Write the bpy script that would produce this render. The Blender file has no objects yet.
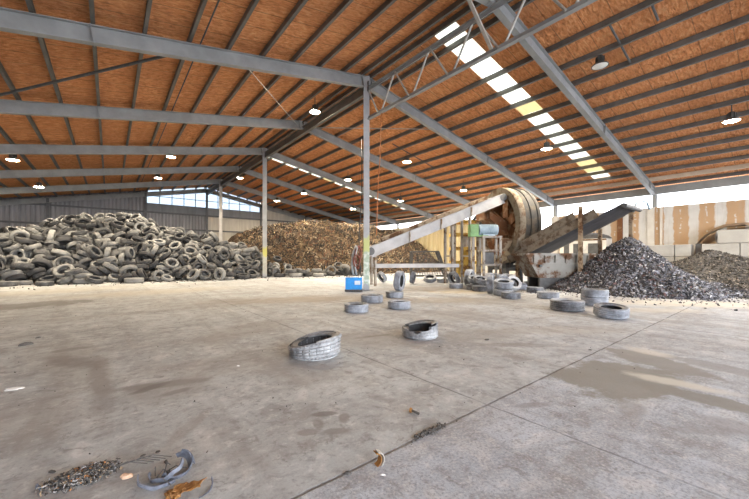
import bpy, math, random
from mathutils import Vector, Matrix, Quaternion, noise
random.seed(11)
PI=math.pi
SC=bpy.context.scene; COL=SC.collection
V=Vector
# ------------------------------------------------------------------ camera frame
HC=1.45; FPX=333.0; AZ=math.radians(38.5)
FW=V((math.sin(AZ),math.cos(AZ),0)); RT=V((math.cos(AZ),-math.sin(AZ),0))
def ray(px): return FW+RT*((px-374.5)/FPX)
def at(px,t,z=0.0):
    p=ray(px)*t; return V((p.x,p.y,z))
def gd(px,py): return at(px,HC*FPX/(py-257.0))          # floor point seen at a pixel
def zat(py,t): return HC+t*(257.0-py)/FPX
# building measurements (metres)
XR,XE,XW=8.8,27.1,-9.5; YF,YB=42.4,-12.77
SL=.1885; DECK=9.56
FR=[-12.77+6.1*i for i in range(10)]                     # portal frames
def deck(x): return DECK-SL*abs(x-XR)
def on_roof(px,py,drop):
    r=ray(px); v=(257-py)/FPX
    for s in (1,-1):
        t=(DECK-drop-HC+s*SL*XR)/(v+s*SL*r.x)
        p=r*t
        if (p.x-XR)*s>=-.3: return V((p.x,p.y,deck(p.x)-drop))
# ------------------------------------------------------------------ mesh builder
class MB:
    def __init__(s): s.v=[]; s.f=[]; s.m=[]
    def add(s,vs,fs,mi=0):
        b=len(s.v); s.v.extend([tuple(p) for p in vs]); s.f.extend([tuple(b+i for i in f) for f in fs]); s.m.extend([mi]*len(fs)); return s
    def box(s,c,d,R=None,mi=0,taper=1.0):
        c=V(c); x,y,z=d[0]/2,d[1]/2,d[2]/2
        P=[V((sx*x*(taper if sz>0 else 1),sy*y*(taper if sz>0 else 1),sz*z)) for sz in (-1,1) for sx,sy in ((-1,-1),(1,-1),(1,1),(-1,1))]
        if R is not None: P=[R@p for p in P]
        return s.add([p+c for p in P],[(3,2,1,0),(4,5,6,7),(0,1,5,4),(1,2,6,5),(2,3,7,6),(3,0,4,7)],mi)
    def frame(s,a,b,up=(0,0,1)):
        a,b=V(a),V(b); d=(b-a).normalized(); u=V(up)
        if abs(d.dot(u))>.99: u=V((1,0,0))
        w=d.cross(u).normalized(); u=w.cross(d).normalized(); return a,b,d,w,u
    def bar(s,a,b,w,h,up=(0,0,1),mi=0):
        a,b,d,W,U=s.frame(a,b,up)
        P=[p+W*sx*w/2+U*sy*h/2 for p in (a,b) for sx,sy in ((-1,-1),(1,-1),(1,1),(-1,1))]
        return s.add(P,[(3,2,1,0),(4,5,6,7),(0,1,5,4),(1,2,6,5),(2,3,7,6),(3,0,4,7)],mi)
    def sect(s,a,b,pts,up=(0,0,1),mi=0):
        a,b,d,W,U=s.frame(a,b,up); n=len(pts)
        P=[p+W*x+U*y for p in (a,b) for x,y in pts]
        s.add(P,[tuple(range(n-1,-1,-1)),tuple(range(n,2*n))]+[(i,(i+1)%n,n+(i+1)%n,n+i) for i in range(n)],mi); return s
    def ibeam(s,a,b,w,h,tf=.02,tw=.014,up=(0,0,1),mi=0):
        W,H=w/2,h/2; q=tw/2
        return s.sect(a,b,[(-W,-H),(W,-H),(W,-H+tf),(q,-H+tf),(q,H-tf),(W,H-tf),(W,H),(-W,H),(-W,H-tf),(-q,H-tf),(-q,-H+tf),(-W,-H+tf)],up,mi)
    def tube(s,pts,r,n=8,mi=0,cap=True):
        pts=[V(p) for p in pts]; b=len(s.v); prev=None
        for i,p in enumerate(pts):
            d=(pts[min(i+1,len(pts)-1)]-pts[max(i-1,0)]).normalized()
            if prev is None:
                u=V((0,0,1)) if abs(d.z)<.9 else V((1,0,0)); w=d.cross(u).normalized()
            else:
                w=(prev-d*prev.dot(d)).normalized()
            prev=w; u=w.cross(d); rr=r[i] if isinstance(r,(list,tuple)) else r
            for k in range(n):
                a=2*PI*k/n; s.v.append(tuple(p+w*math.cos(a)*rr+u*math.sin(a)*rr))
        for i in range(len(pts)-1):
            for k in range(n):
                s.f.append((b+i*n+k,b+i*n+(k+1)%n,b+(i+1)*n+(k+1)%n,b+(i+1)*n+k)); s.m.append(mi)
        if cap:
            s.f.append(tuple(b+k for k in range(n-1,-1,-1))); s.f.append(tuple(b+(len(pts)-1)*n+k for k in range(n))); s.m+= [mi,mi]
        return s
    def lathe(s,prof,n=24,c=(0,0,0),M=None,closed=False,mi=0,mod=None):
        b=len(s.v); c=V(c); k=len(prof)
        for i in range(n):
            a=2*PI*i/n
            for j,(r,z) in enumerate(prof):
                if mod: r=mod(i,j,r)
                p=V((r*math.cos(a),r*math.sin(a),z))
                if M is not None: p=M@p
                s.v.append(tuple(p+c))
        for i in range(n):
            i2=(i+1)%n
            for j in range(k if closed else k-1):
                j2=(j+1)%k
                s.f.append((b+i*k+j,b+i2*k+j,b+i2*k+j2,b+i*k+j2)); s.m.append(mi)
        return s
    def prism(s,poly,a,b,mi=0):
        n=len(poly); a,b=V(a),V(b)
        P=[V(p)+a for p in poly]+[V(p)+b for p in poly]
        return s.add(P,[tuple(range(n-1,-1,-1)),tuple(range(n,2*n))]+[(i,(i+1)%n,n+(i+1)%n,n+i) for i in range(n)],mi)
    def mesh(s,name,mats,smooth=False,off=None):
        me=bpy.data.meshes.new(name)
        vs=s.v if off is None else [(x-off[0],y-off[1],z-off[2]) for x,y,z in s.v]
        me.from_pydata(vs,[],s.f)
        if not isinstance(mats,(list,tuple)): mats=[mats]
        for m in mats: me.materials.append(m)
        if len(mats)>1: me.polygons.foreach_set('material_index',s.m)
        if smooth: me.polygons.foreach_set('use_smooth',[True]*len(me.polygons))
        me.update(); return me
    def build(s,name,mats,parent=None,smooth=False,off=None,auto=None):
        if off is None and parent is not None:
            if parent.get('_w'): off=parent.location
            elif parent.parent is not None and parent.parent.get('_w'): off=parent.parent.location
        me=s.mesh(name,mats,smooth,off)
        if auto:
            me.polygons.foreach_set('use_smooth',[True]*len(me.polygons)); me.set_sharp_from_angle(angle=math.radians(auto))
        o=bpy.data.objects.new(name,me); COL.objects.link(o)
        if parent is not None: o.parent=parent
        elif off is not None: o.location=off
        return o
def tag(o,label=None,cat=None,group=None,kind=None):
    if label: o['label']=label
    if cat: o['category']=cat
    if group: o['group']=group
    if kind: o['kind']=kind
    return o
def thing(name,label,cat,loc,group=None,kind=None,rz=0,world=True):
    o=bpy.data.objects.new(name,None); COL.objects.link(o); o.location=loc; o.rotation_euler=(0,0,rz); o.empty_display_size=.2
    if world: o['_w']=1
    return tag(o,label,cat,group,kind)
def copy_tree(o,parent=None):
    c=o.copy(); COL.objects.link(c)
    if parent is not None: c.parent=parent
    for ch in list(o.children): copy_tree(ch,c)
    return c
ORD=['','first','second','third','fourth','fifth','sixth','seventh','eighth','ninth','tenth','eleventh','twelfth','thirteenth','fourteenth','fifteenth','sixteenth','seventeenth','eighteenth','nineteenth','twentieth']
# ------------------------------------------------------------------ materials
class NT:
    def __init__(s,name):
        s.mat=bpy.data.materials.new(name); s.mat.use_nodes=True; s.t=s.mat.node_tree; s.n=s.t.nodes; s.l=s.t.links
        s.b=s.n['Principled BSDF']; s.out=s.n['Material Output']; s._pos=None
    def new(s,t,**k):
        n=s.n.new(t)
        for a,b in k.items(): setattr(n,a,b)
        return n
    def put(s,sock,v):
        if hasattr(v,'is_output') or isinstance(v,bpy.types.NodeSocket): s.l.new(v,sock)
        elif v is not None:
            if isinstance(v,(tuple,list)) and len(v)==3 and sock.type=='RGBA': v=(*v,1)
            sock.default_value=v
    def pos(s):
        if s._pos is None: s._pos=s.new('ShaderNodeNewGeometry')
        return s._pos.outputs['Position']
    def obj(s): return s.new('ShaderNodeTexCoord').outputs['Object']
    def island(s):
        if s._pos is None: s._pos=s.new('ShaderNodeNewGeometry')
        return s._pos.outputs['Random Per Island']
    def rnd(s): return s.new('ShaderNodeObjectInfo').outputs['Random']
    def math(s,op,a,b=0.0,c=None,clamp=False):
        n=s.new('ShaderNodeMath',operation=op,use_clamp=clamp); s.put(n.inputs[0],a); s.put(n.inputs[1],b)
        if c is not None: s.put(n.inputs[2],c)
        return n.outputs[0]
    def mr(s,v,a,b,c=0.0,d=1.0):
        n=s.new('ShaderNodeMapRange'); n.clamp=True; s.put(n.inputs[0],v)
        for i,x in enumerate((a,b,c,d)): s.put(n.inputs[i+1],x)
        return n.outputs[0]
    def scale(s,vec,sc,loc=(0,0,0),rot=(0,0,0)):
        n=s.new('ShaderNodeMapping'); s.put(n.inputs[0],vec); n.inputs[1].default_value=loc; n.inputs[2].default_value=rot; n.inputs[3].default_value=sc; return n.outputs[0]
    def noise(s,vec,sc,det=4,rough=.55,dist=0.0,fac=True):
        n=s.new('ShaderNodeTexNoise'); s.put(n.inputs['Vector'],vec); n.inputs['Scale'].default_value=sc; n.inputs['Detail'].default_value=det; n.inputs['Roughness'].default_value=rough; n.inputs['Distortion'].default_value=dist
        return n.outputs[0 if fac else 1]
    def vor(s,vec,sc,feat='F1',out='Distance'):
        n=s.new('ShaderNodeTexVoronoi',feature=feat); s.put(n.inputs['Vector'],vec); n.inputs['Scale'].default_value=sc; return n.outputs[out]
    def sep(s,vec):
        n=s.new('ShaderNodeSeparateXYZ'); s.put(n.inputs[0],vec); return n.outputs
    def mix(s,f,a,b,blend='MIX'):
        n=s.new('ShaderNodeMix',data_type='RGBA',blend_type=blend); s.put(n.inputs[0],f); s.put(n.inputs[6],a); s.put(n.inputs[7],b); return n.outputs[2]
    def ramp(s,f,stops,interp='LINEAR'):
        n=s.new('ShaderNodeValToRGB'); r=n.color_ramp; r.interpolation=interp
        while len(r.elements)<len(stops): r.elements.new(.5)
        for e,(p,c) in zip(r.elements,stops): e.position=p; e.color=(*c,1)
        s.put(n.inputs[0],f); return n.outputs[0]
    def bump(s,h,st=.3,dist=.02,prev=None):
        n=s.new('ShaderNodeBump'); n.inputs['Strength'].default_value=st; n.inputs['Distance'].default_value=dist; s.put(n.inputs['Height'],h)
        if prev is not None: s.put(n.inputs['Normal'],prev)
        return n.outputs[0]
    def fin(s,col=None,rough=.7,metal=0.0,normal=None,spec=None):
        s.put(s.b.inputs['Base Color'],col); s.put(s.b.inputs['Roughness'],rough); s.put(s.b.inputs['Metallic'],metal)
        if normal is not None: s.put(s.b.inputs['Normal'],normal)
        if spec is not None: s.b.inputs['Specular IOR Level'].default_value=spec
        return s.mat
def simple(name,c1,c2=None,rough=.6,metal=0.0,sc=3.0,bump=0.0,local=False,det=5,spec=None):
    t=NT(name); c2=c2 or tuple(x*.75 for x in c1)
    p=t.obj() if local else t.pos()
    n=t.noise(p,sc,det,.6)
    col=t.mix(t.mr(n,.35,.65),c1,c2)
    nm=t.bump(t.noise(p,sc*8,3),bump,.01) if bump else None
    return t.fin(col,rough,metal,nm,spec)
def rusty(name,paint,rust=(.20,.085,.03),amt=.5,rough=.6,sc=2.5,local=False):
    t=NT(name); p=t.obj() if local else t.pos()
    n=t.noise(p,sc,8,.68); n2=t.noise(p,sc*.4,2)
    m=t.mr(t.math('ADD',n,t.math('MULTIPLY',n2,.3)),.77-amt*.3,.87-amt*.3)
    col=t.mix(m,t.mix(t.noise(p,sc*3,3),paint,tuple(x*.72 for x in paint)),t.mix(t.noise(p,sc*9,3),rust,tuple(x*.45 for x in rust)))
    return t.fin(col,t.mr(m,0,1,rough,.9),0.0,t.bump(n,.15,.01))
M={}
M['steel']=simple('grey_paint_steel',(.33,.335,.33),(.25,.255,.25),.45,0,1.5)
M['purlin']=simple('purlin_steel',(.16,.148,.132),(.105,.097,.086),.5,0,2)
M['galv']=simple('pale_galvanised',(.50,.47,.42),(.36,.33,.29),.5,.1,4)
M['dark_steel']=simple('dark_steel',(.10,.10,.10),(.06,.06,.06),.5,0,4)
M['beige_timber']=simple('beige_timber',(.62,.52,.40),(.52,.42,.31),.7,0,2)
M['cable_orange']=simple('cable_orange',(.55,.20,.06),(.45,.15,.05),.6)
M['cable_black']=simple('cable_black',(.03,.03,.03),(.02,.02,.02),.5)
M['hose_red']=simple('hose_red',(.20,.05,.025),(.09,.035,.025),.5,0,6)
M['hose_grey']=simple('hose_grey',(.40,.42,.43),(.25,.26,.27),.5,0,6)
M['blue']=simple('blue_paint',(.02,.33,.85),(.02,.25,.68),.4,0,5,0,True)
M['white_label']=simple('white_label',(.75,.80,.85),(.6,.7,.8),.5)
M['conveyor_white']=simple('conveyor_paint',(.47,.46,.46),(.33,.32,.32),.5,0,1.2)
M['belt']=simple('belt_rubber',(.055,.055,.065),(.03,.03,.035),.6,0,3,.2)
M['tan_rust']=rusty('tan_rusted_steel',(.42,.32,.21),(.17,.085,.04),.55)
M['skip']=rusty('skip_paint',(.29,.28,.25),(.16,.08,.04),.60,.55,1.6)
M['yellow_rust']=rusty('yellow_machine',(.62,.40,.06),(.25,.12,.04),.45,.55,2)
M['green']=simple('green_machine',(.20,.38,.13),(.14,.27,.10),.5,0,5)
M['pale_blue']=simple('pale_blue_motor',(.36,.47,.54),(.25,.34,.42),.45,0,5)
M['frame_grey']=rusty('frame_grey_paint',(.36,.33,.29),(.20,.11,.05),.35,.6,3)
M['white_panel']=simple('white_panel',(.70,.68,.63),(.58,.55,.50),.6,0,1.0)
M['rust_plate']=rusty('rusty_plate',(.30,.20,.12),(.22,.09,.035),.8,.75,2)
def m_foam():
    t=NT('spray_foam'); p=t.pos()
    big=t.noise(p,.35,3); lump=t.noise(t.scale(p,(2.2,6.0,6.0)),1.6,6,.62,.6); fine=t.noise(t.scale(p,(.9,17,17)),1.3,6,.68,.3)
    cell=t.vor(t.scale(p,(3.2,5.5,5)),1.7,'SMOOTH_F1')
    X=t.sep(p)[0]; Y=t.sep(p)[1]
    col=t.ramp(t.math('ADD',t.math('MULTIPLY',lump,.5),t.math('MULTIPLY',fine,.5)),[(.34,(.40,.14,.045)),(.50,(.80,.32,.115)),(.64,(.93,.52,.25))])  # ridges lighter, hollows darker: shading of the relief put into the colour
    col=t.mix(t.mr(big,.35,.7,0,.45),col,(.50,.19,.07))
    seam=t.math('LESS_THAN',t.math('ABSOLUTE',t.math('SUBTRACT',t.math('FRACT',t.math('MULTIPLY',t.math('ADD',Y,t.math('MULTIPLY',lump,.04)),1/.77)),.5)),.018)
    col=t.mix(t.math('MULTIPLY',seam,.5),col,(.16,.06,.025))
    h=t.math('ADD',t.math('MULTIPLY',lump,1.0),t.math('ADD',t.math('MULTIPLY',cell,.7),t.math('MULTIPLY',fine,.35)))
    return t.fin(col,.85,0,t.bump(h,1.0,.16))
M['foam']=m_foam()
def m_sky(name,c,tr):
    t=NT(name); p=t.pos()
    tl=t.new('ShaderNodeBsdfTranslucent'); tp=t.new('ShaderNodeBsdfTransparent'); mx=t.new('ShaderNodeMixShader')
    t.put(tl.inputs[0],t.mix(t.mr(t.noise(t.scale(p,(1,8,8)),1.2,4),.3,.7),c,tuple(x*.86 for x in c))); tp.inputs[0].default_value=(*c,1); mx.inputs[0].default_value=tr
    t.l.new(tl.outputs[0],mx.inputs[1]); t.l.new(tp.outputs[0],mx.inputs[2]); t.l.new(mx.outputs[0],t.out.inputs[0]); return t.mat
M['skylight']=m_sky('translucent_sheet',(.50,.485,.42),.30)
M['skylight_dim']=m_sky('yellowed_sheet',(.40,.34,.22),.18)
M['pane']=m_sky('hazy_window_sheet',(.125,.15,.17),.35)
def m_corr(name,c1,c2):
    t=NT(name); p=t.pos(); n=t.noise(t.scale(p,(3,3,.35)),1.1,5,.6)
    return t.fin(t.mix(t.mr(n,.3,.7),c1,c2),.55,.15)
M['corr']=m_corr('corrugated_cladding',(.30,.295,.315),(.18,.178,.195))
M['band']=m_corr('flat_grey_sheet',(.21,.22,.245),(.15,.158,.175))
M['pale_sheet']=m_corr('pale_sheet',(.52,.48,.42),(.38,.35,.31))
M['girt']=simple('girt_steel',(.11,.115,.125),(.08,.08,.09),.5)
M['ribbed']=m_corr('warm_lit_ribbed_sheet',(.60,.52,.33),(.44,.35,.19))  # yellow cast of the warm lighting put into the sheet colour
def m_wallright():
    t=NT('stained_wall_board'); p=t.pos(); s=t.sep(p); Y,Z=s[1],s[2]
    wob=t.math('MULTIPLY',t.math('SUBTRACT',t.noise(t.scale(p,(1,2.0,1.1)),2.2,4),.5),.26)
    yy=t.math('ADD',Y,wob)
    fr=t.math('FRACT',t.math('MULTIPLY',t.math('ADD',yy,.28),1/1.13))
    d=t.math('ABSOLUTE',t.math('SUBTRACT',fr,.5))
    wide=t.mr(Y,5.2,5.8,.20,.31)
    white=t.mr(t.math('SUBTRACT',wide,d),-.02,.03)
    white=t.math('MAXIMUM',white,t.mr(Y,11.0,12.0))
    dab=t.math('MULTIPLY',t.mr(d,.455,.475),t.mr(t.noise(t.scale(p,(1,1,5.0)),1.3,3),.5,.56))
    dab=t.math('MULTIPLY',dab,t.math('GREATER_THAN',Z,2.9))
    br=t.mix(t.noise(p,1.4,5,.6),(.50,.33,.19),(.40,.26,.15)); wh=t.mix(t.noise(p,2.5,5),(.66,.655,.64),(.48,.47,.45))
    c=t.mix(t.math('MAXIMUM',white,t.math('MULTIPLY',dab,.8)),br,wh)
    c=t.mix(t.mr(t.noise(t.scale(p,(1,4,.5)),1.5,5,.65),.5,.75,0,.45),c,(.40,.34,.28))
    return t.fin(c,.8)
M['wall_right']=m_wallright()
def m_block():
    t=NT('cast_concrete_block'); p=t.pos(); n=t.noise(p,1.3,7,.65); r=t.rnd()
    c=t.mix(t.mr(n,.3,.7),(.40,.40,.39),(.28,.278,.27)); c=t.mix(t.math('MULTIPLY',r,.35),c,(.42,.39,.34))
    return t.fin(c,.9,0,t.bump(t.noise(p,14,4),.3,.01))
M['block']=m_block()
def m_column(name,a,b,c3,z0,z1):
    t=NT(name); p=t.pos(); z=t.sep(p)[2]; n=t.noise(p,2.2,6,.65)
    base=t.mix(t.mr(n,.3,.7),(.44,.45,.46),(.33,.335,.34))
    w=t.math('ADD',z,t.math('MULTIPLY',t.math('SUBTRACT',t.noise(p,3.0,4),.5),.9))
    m=t.math('MULTIPLY',t.mr(w,z0-.05,z0+.05),t.mr(w,z1+.05,z1-.05))
    c=t.mix(m,base,t.mix(t.mr(t.noise(t.scale(p,(2,2,3)),2.6,4),.45,.55),a,b))
    m2=t.math('MULTIPLY',t.mr(w,z1-.15,z1),t.mr(w,z1+.60,z1+.50)); c=t.mix(t.math('MULTIPLY',m2,.85),c,c3)
    return t.fin(c,.55)
M['col_near']=m_column('column_spray_paint',(.36,.44,.33),(.58,.62,.55),(.50,.53,.16),.15,1.75)
M['col_mid']=m_column('column_yellow_paint',(.50,.50,.44),(.44,.42,.38),(.58,.54,.12),.2,1.6)
M['col_plain']=simple('column_paint',(.46,.44,.43),(.36,.35,.345),.55,0,1.5)
def m_rubber(name,dust,lo,hi,rnd=.35,rough=.72):
    t=NT(name); p=t.pos(); r=t.rnd(); n=t.noise(p,3.2,7,.68); n2=t.noise(p,22,3,.6)
    m=t.mr(t.math('ADD',t.math('ADD',n,t.math('MULTIPLY',t.math('SUBTRACT',r,.5),rnd)),t.math('MULTIPLY',n2,.22)),lo,hi)
    c=t.mix(m,(.045,.045,.047),dust)
    return t.fin(c,rough,0,t.bump(n2,.18,.006))
M['rub_heap']=m_rubber('dusty_heap_rubber',(.27,.268,.255),.50,1.0,.80)
M['rub_loose']=m_rubber('dusty_sky_tinted_rubber',(.34,.37,.42),.36,.80,.25,.5)  # dust tinted blue to carry the reflected sky light
M['rub_pale']=m_rubber('pale_dusty_rubber',(.45,.465,.48),.30,.74,.2,.6)
M['rub_inner']=m_rubber('inner_liner_rubber',(.12,.12,.125),.45,.95,.2,.6)
def m_chips(name,stops,rough=.7):
    t=NT(name); r=t.island(); c=t.ramp(r,stops,'CONSTANT'); n=t.noise(t.pos(),9,3)
    return t.fin(t.mix(t.mr(n,.35,.7,0,.4),c,(.05,.045,.04)),rough)
M['chips']=m_chips('shredded_rubber_chips',[(0,(.03,.03,.036)),(.28,(.075,.077,.092)),(.52,(.16,.165,.195)),(.74,(.30,.305,.345)),(.90,(.55,.55,.56)),(.96,(.20,.12,.12))],.55)
M['chips_dark']=m_chips('dark_rubber_crumb',[(0,(.028,.025,.022)),(.42,(.065,.058,.05)),(.70,(.13,.115,.10)),(.90,(.26,.23,.20))])
M['strips']=m_chips('brown_shred_strips',[(0,(.03,.025,.02)),(.36,(.085,.06,.04)),(.58,(.18,.12,.065)),(.76,(.32,.225,.12)),(.88,(.45,.37,.25)),(.94,(.17,.065,.035))],.8)
M['mound_dark']=simple('packed_dark_rubber',(.05,.048,.046),(.10,.095,.09),.9,0,4,.5)
M['mound_brown']=simple('packed_brown_shred',(.16,.10,.055),(.09,.06,.038),.9,0,3,.5)
M['heap_core']=simple('heap_inner_rubber',(.05,.048,.045),(.08,.075,.068),.9,0,3,.4)
M['earth']=simple('brown_earth',(.34,.25,.16),(.20,.15,.10),.95,0,2.2,.6)
def emit(name,c,s):
    t=NT(name); t.b.inputs['Base Color'].default_value=(*c,1); t.b.inputs['Emission Color'].default_value=(*c,1); t.b.inputs['Emission Strength'].default_value=s; return t.mat
M['lamp_on']=emit('lamp_lens_lit',(1,.86,.62),60)
M['lamp_off']=simple('lamp_lens_clear',(.85,.85,.80),(.75,.75,.7),.2)
M['lamp_body']=simple('lamp_housing',(.09,.085,.08),(.06,.06,.055),.4)
# floor: concrete with joints, stains and pale patches in world metres
def m_floor():
    t=NT('worn_concrete'); p=t.pos(); s=t.sep(p); X,Y=s[0],s[1]
    big=t.noise(p,.22,4,.6); med=t.noise(p,1.1,6,.65,.4); fine=t.noise(p,9,5,.7); spk=t.noise(p,48,3,.7)
    warm=t.mix(t.mr(med,.3,.72),(.465,.49,.495),(.36,.378,.38)); cool=t.mix(t.mr(med,.3,.7),(.46,.50,.555),(.35,.38,.425))
    cm=t.mr(t.math('ADD',X,t.math('MULTIPLY',t.math('SUBTRACT',big,.5),3.0)),2.6,7.5,0,.75)
    near=t.math('MULTIPLY',t.mr(Y,1.90,1.85),t.mr(X,.7,.9)); cm=t.math('MAXIMUM',cm,t.math('MULTIPLY',near,.95))
    c=t.mix(cm,warm,cool)
    c=t.mix(t.mr(big,.46,.62,0,.40),c,(.25,.235,.215)); mott=t.noise(p,2.6,8,.72,.5); c=t.mix(t.mr(mott,.51,.60,0,.50),c,(.225,.215,.205)); c=t.mix(t.mr(mott,.46,.36,0,.50),c,(.60,.59,.57)); spot=t.noise(p,5.5,6,.75,.8); c=t.mix(t.mr(spot,.57,.64,0,.6),c,(.17,.16,.15))
    # tracked dirt bands running along the shed and across it
    trk=t.noise(t.scale(p,(1.6,.16,1),(0,0,0),(0,0,.25)),1.0,5,.62,.3); c=t.mix(t.mr(trk,.50,.66,0,.50),c,(.22,.205,.19))
    trk2=t.noise(t.scale(p,(.12,1.3,1),(3,1,0),(0,0,-.12)),1.0,5,.62,.4); c=t.mix(t.mr(trk2,.52,.68,0,.45),c,(.24,.22,.20))
    c=t.mix(t.mr(fine,.54,.66,0,.6),c,(.21,.205,.20)); c=t.mix(t.mr(fine,.44,.32,0,.55),c,(.62,.62,.61))
    rough_near=t.math('MULTIPLY',t.mr(spk,.52,.66),t.math('ADD',.22,t.math('MULTIPLY',near,.45))); c=t.mix(rough_near,c,(.20,.195,.195))
    c=t.mix(t.math('MULTIPLY',t.mr(spk,.45,.33),t.math('ADD',.10,t.math('MULTIPLY',near,.35))),c,(.66,.64,.62))
    wob=t.math('MULTIPLY',t.math('SUBTRACT',t.noise(p,2.4,8,.70),.5),1.9)
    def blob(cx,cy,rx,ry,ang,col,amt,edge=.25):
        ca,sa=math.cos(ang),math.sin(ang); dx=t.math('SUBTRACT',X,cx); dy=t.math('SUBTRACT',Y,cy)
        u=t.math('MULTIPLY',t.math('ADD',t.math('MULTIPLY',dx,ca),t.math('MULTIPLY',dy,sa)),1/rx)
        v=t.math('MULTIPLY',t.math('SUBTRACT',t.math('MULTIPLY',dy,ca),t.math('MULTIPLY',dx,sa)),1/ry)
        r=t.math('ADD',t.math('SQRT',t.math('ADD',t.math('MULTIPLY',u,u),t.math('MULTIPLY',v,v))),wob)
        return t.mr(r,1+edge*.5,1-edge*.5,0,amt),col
    B=[]
    def bp(px,py,rx,ry,ang,col,amt,edge=.25):
        g=gd(px,py); B.append(blob(g.x,g.y,rx,ry,ang,col,amt,edge))
    for b in FLOOR_MARKS:
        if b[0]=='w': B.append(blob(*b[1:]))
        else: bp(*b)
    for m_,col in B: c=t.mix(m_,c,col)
    # expansion joints
    jn=t.math('MULTIPLY',t.math('SUBTRACT',t.noise(p,5,4),.5),.03)
    j1=t.mr(t.math('ABSOLUTE',t.math('SUBTRACT',t.math('ADD',Y,jn),1.87)),.015,.006); 
    j2=t.mr(t.math('ABSOLUTE',t.math('SUBTRACT',t.math('ADD',X,jn),2.90)),.016,.006)
    j3=t.mr(t.math('ABSOLUTE',t.math('SUBTRACT',t.math('ADD',X,jn),9.0)),.022,.008)
    j4=t.mr(t.math('ABSOLUTE',t.math('SUBTRACT',t.math('ADD',Y,jn),7.97)),.022,.008)
    jm=t.math('MAXIMUM',t.math('MAXIMUM',j1,t.math('MULTIPLY',j2,.75)),t.math('MAXIMUM',t.math('MULTIPLY',j3,.6),t.math('MULTIPLY',j4,.5)))
    jm=t.math('MULTIPLY',jm,t.mr(t.noise(p,2.6,3),.33,.5,.35,1))
    c=t.mix(t.math('MULTIPLY',jm,.8),c,(.07,.062,.055))
    h=t.math('SUBTRACT',t.math('ADD',t.math('MULTIPLY',fine,.5),t.math('MULTIPLY',spk,t.math('ADD',.25,t.math('MULTIPLY',near,.7)))),t.math('MULTIPLY',jm,1.5))
    return t.fin(c,t.mr(med,.3,.7,.62,.85),0,t.bump(h,.35,.012),.35)
DK=(.17,.155,.145); OIL=(.145,.14,.125)
def W(*a): return ('w',)+a
FLOOR_MARKS=[
 W(4.80,1.32,.80,.56,-.37,(.215,.205,.18),.92,.25),W(4.76,.55,.18,.55,0,(.215,.205,.18),.9,.3),W(5.12,.80,.13,.50,.12,(.54,.51,.44),.8,.7),  # dark patch and its tail, with a cream centre
 W(5.95,1.20,.30,.75,-.43,(.225,.215,.195),.9,.25),W(6.25,.55,.20,.55,-.2,(.25,.245,.235),.7,.4),W(6.45,1.42,.16,.28,-.3,(.52,.49,.42),.7,.7),W(3.9,.95,.22,.10,.2,(.26,.255,.25),.6,.5),W(4.2,.35,.16,.22,.1,(.26,.25,.25),.6,.5),  # second dark patch with a smaller cream centre, and small grey spots
 W(3.6,4.6,.5,.9,.5,(.27,.255,.235),.55,.6),W(5.4,3.6,.9,.4,-.4,(.26,.25,.23),.5,.6),W(1.9,3.9,.35,.55,.3,(.28,.265,.245),.5,.6),W(.55,4.3,.45,.35,0,(.27,.255,.235),.55,.6),W(6.8,5.2,.8,1.0,.3,(.27,.255,.235),.5,.6),W(2.2,6.8,1.2,.5,.5,(.28,.26,.235),.5,.6),W(-.4,6.2,.35,1.2,.1,(.28,.265,.24),.5,.6),W(9.5,6.4,1.6,.7,-.6,(.26,.245,.225),.5,.6),
 W(6.5,10.2,2.2,.9,-.4,(.27,.24,.20),.5,.7),W(3.0,11.5,1.6,1.0,.2,(.28,.26,.23),.45,.7),W(11,10.5,1.8,1.2,-.4,(.22,.19,.16),.6,.7),W(13.2,8.6,2.6,1.3,-.6,(.21,.185,.16),.65,.7),
 (20,306,1.7,.9,.3,(.14,.125,.11),.75,.4),(155,292,2.8,1.1,.1,(.44,.39,.30),.5,.9),(40,292,3.0,1.2,.2,(.42,.38,.29),.45,.9),
 (100,380,.10,1.1,.05,(.22,.20,.185),.75,.9),(70,362,.16,.5,.5,DK,.6,.8),(66,350,.22,.10,0,DK,.6,.8),
 (160,385,.5,.10,-.3,(.20,.185,.17),.7,.6),(150,388,.18,.07,.4,DK,.8,.5),(175,392,.15,.06,.2,DK,.6,.5),
 (325,414,.115,.045,-.55,DK,.75,.4),(318,424,.05,.10,-.3,(.2,.185,.17),.7,.4),(338,431,.12,.05,-.5,(.2,.185,.17),.7,.4),(344,418,.05,.09,-.6,(.21,.19,.175),.7,.4),(308,432,.10,.05,-.4,(.21,.19,.175),.65,.4),
 (375,336,.35,.07,-.2,(.20,.18,.165),.75,.6),(520,345,.7,.12,2.4,(.22,.205,.19),.55,.6),(535,405,.24,.05,2.6,(.24,.23,.225),.6,.6),(700,430,.3,.08,2.4,(.24,.235,.23),.55,.6),
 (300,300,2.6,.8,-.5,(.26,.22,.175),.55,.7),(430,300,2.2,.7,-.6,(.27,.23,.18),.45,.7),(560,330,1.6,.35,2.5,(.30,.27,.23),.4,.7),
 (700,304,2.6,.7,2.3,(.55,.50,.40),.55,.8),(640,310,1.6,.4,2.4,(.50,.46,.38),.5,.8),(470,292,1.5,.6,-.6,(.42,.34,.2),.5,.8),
 (30,420,.35,.6,.2,(.29,.265,.235),.4,.9),(230,365,.9,.35,-.5,(.29,.265,.24),.4,.9),(185,430,.3,.06,.9,(.27,.25,.225),.5,.7),
]
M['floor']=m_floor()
M['ground']=simple('pale_yard_ground',(.50,.48,.45),(.44,.42,.39),.9,0,.3)
SKY_W=1.0; EXPO=3.55
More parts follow.
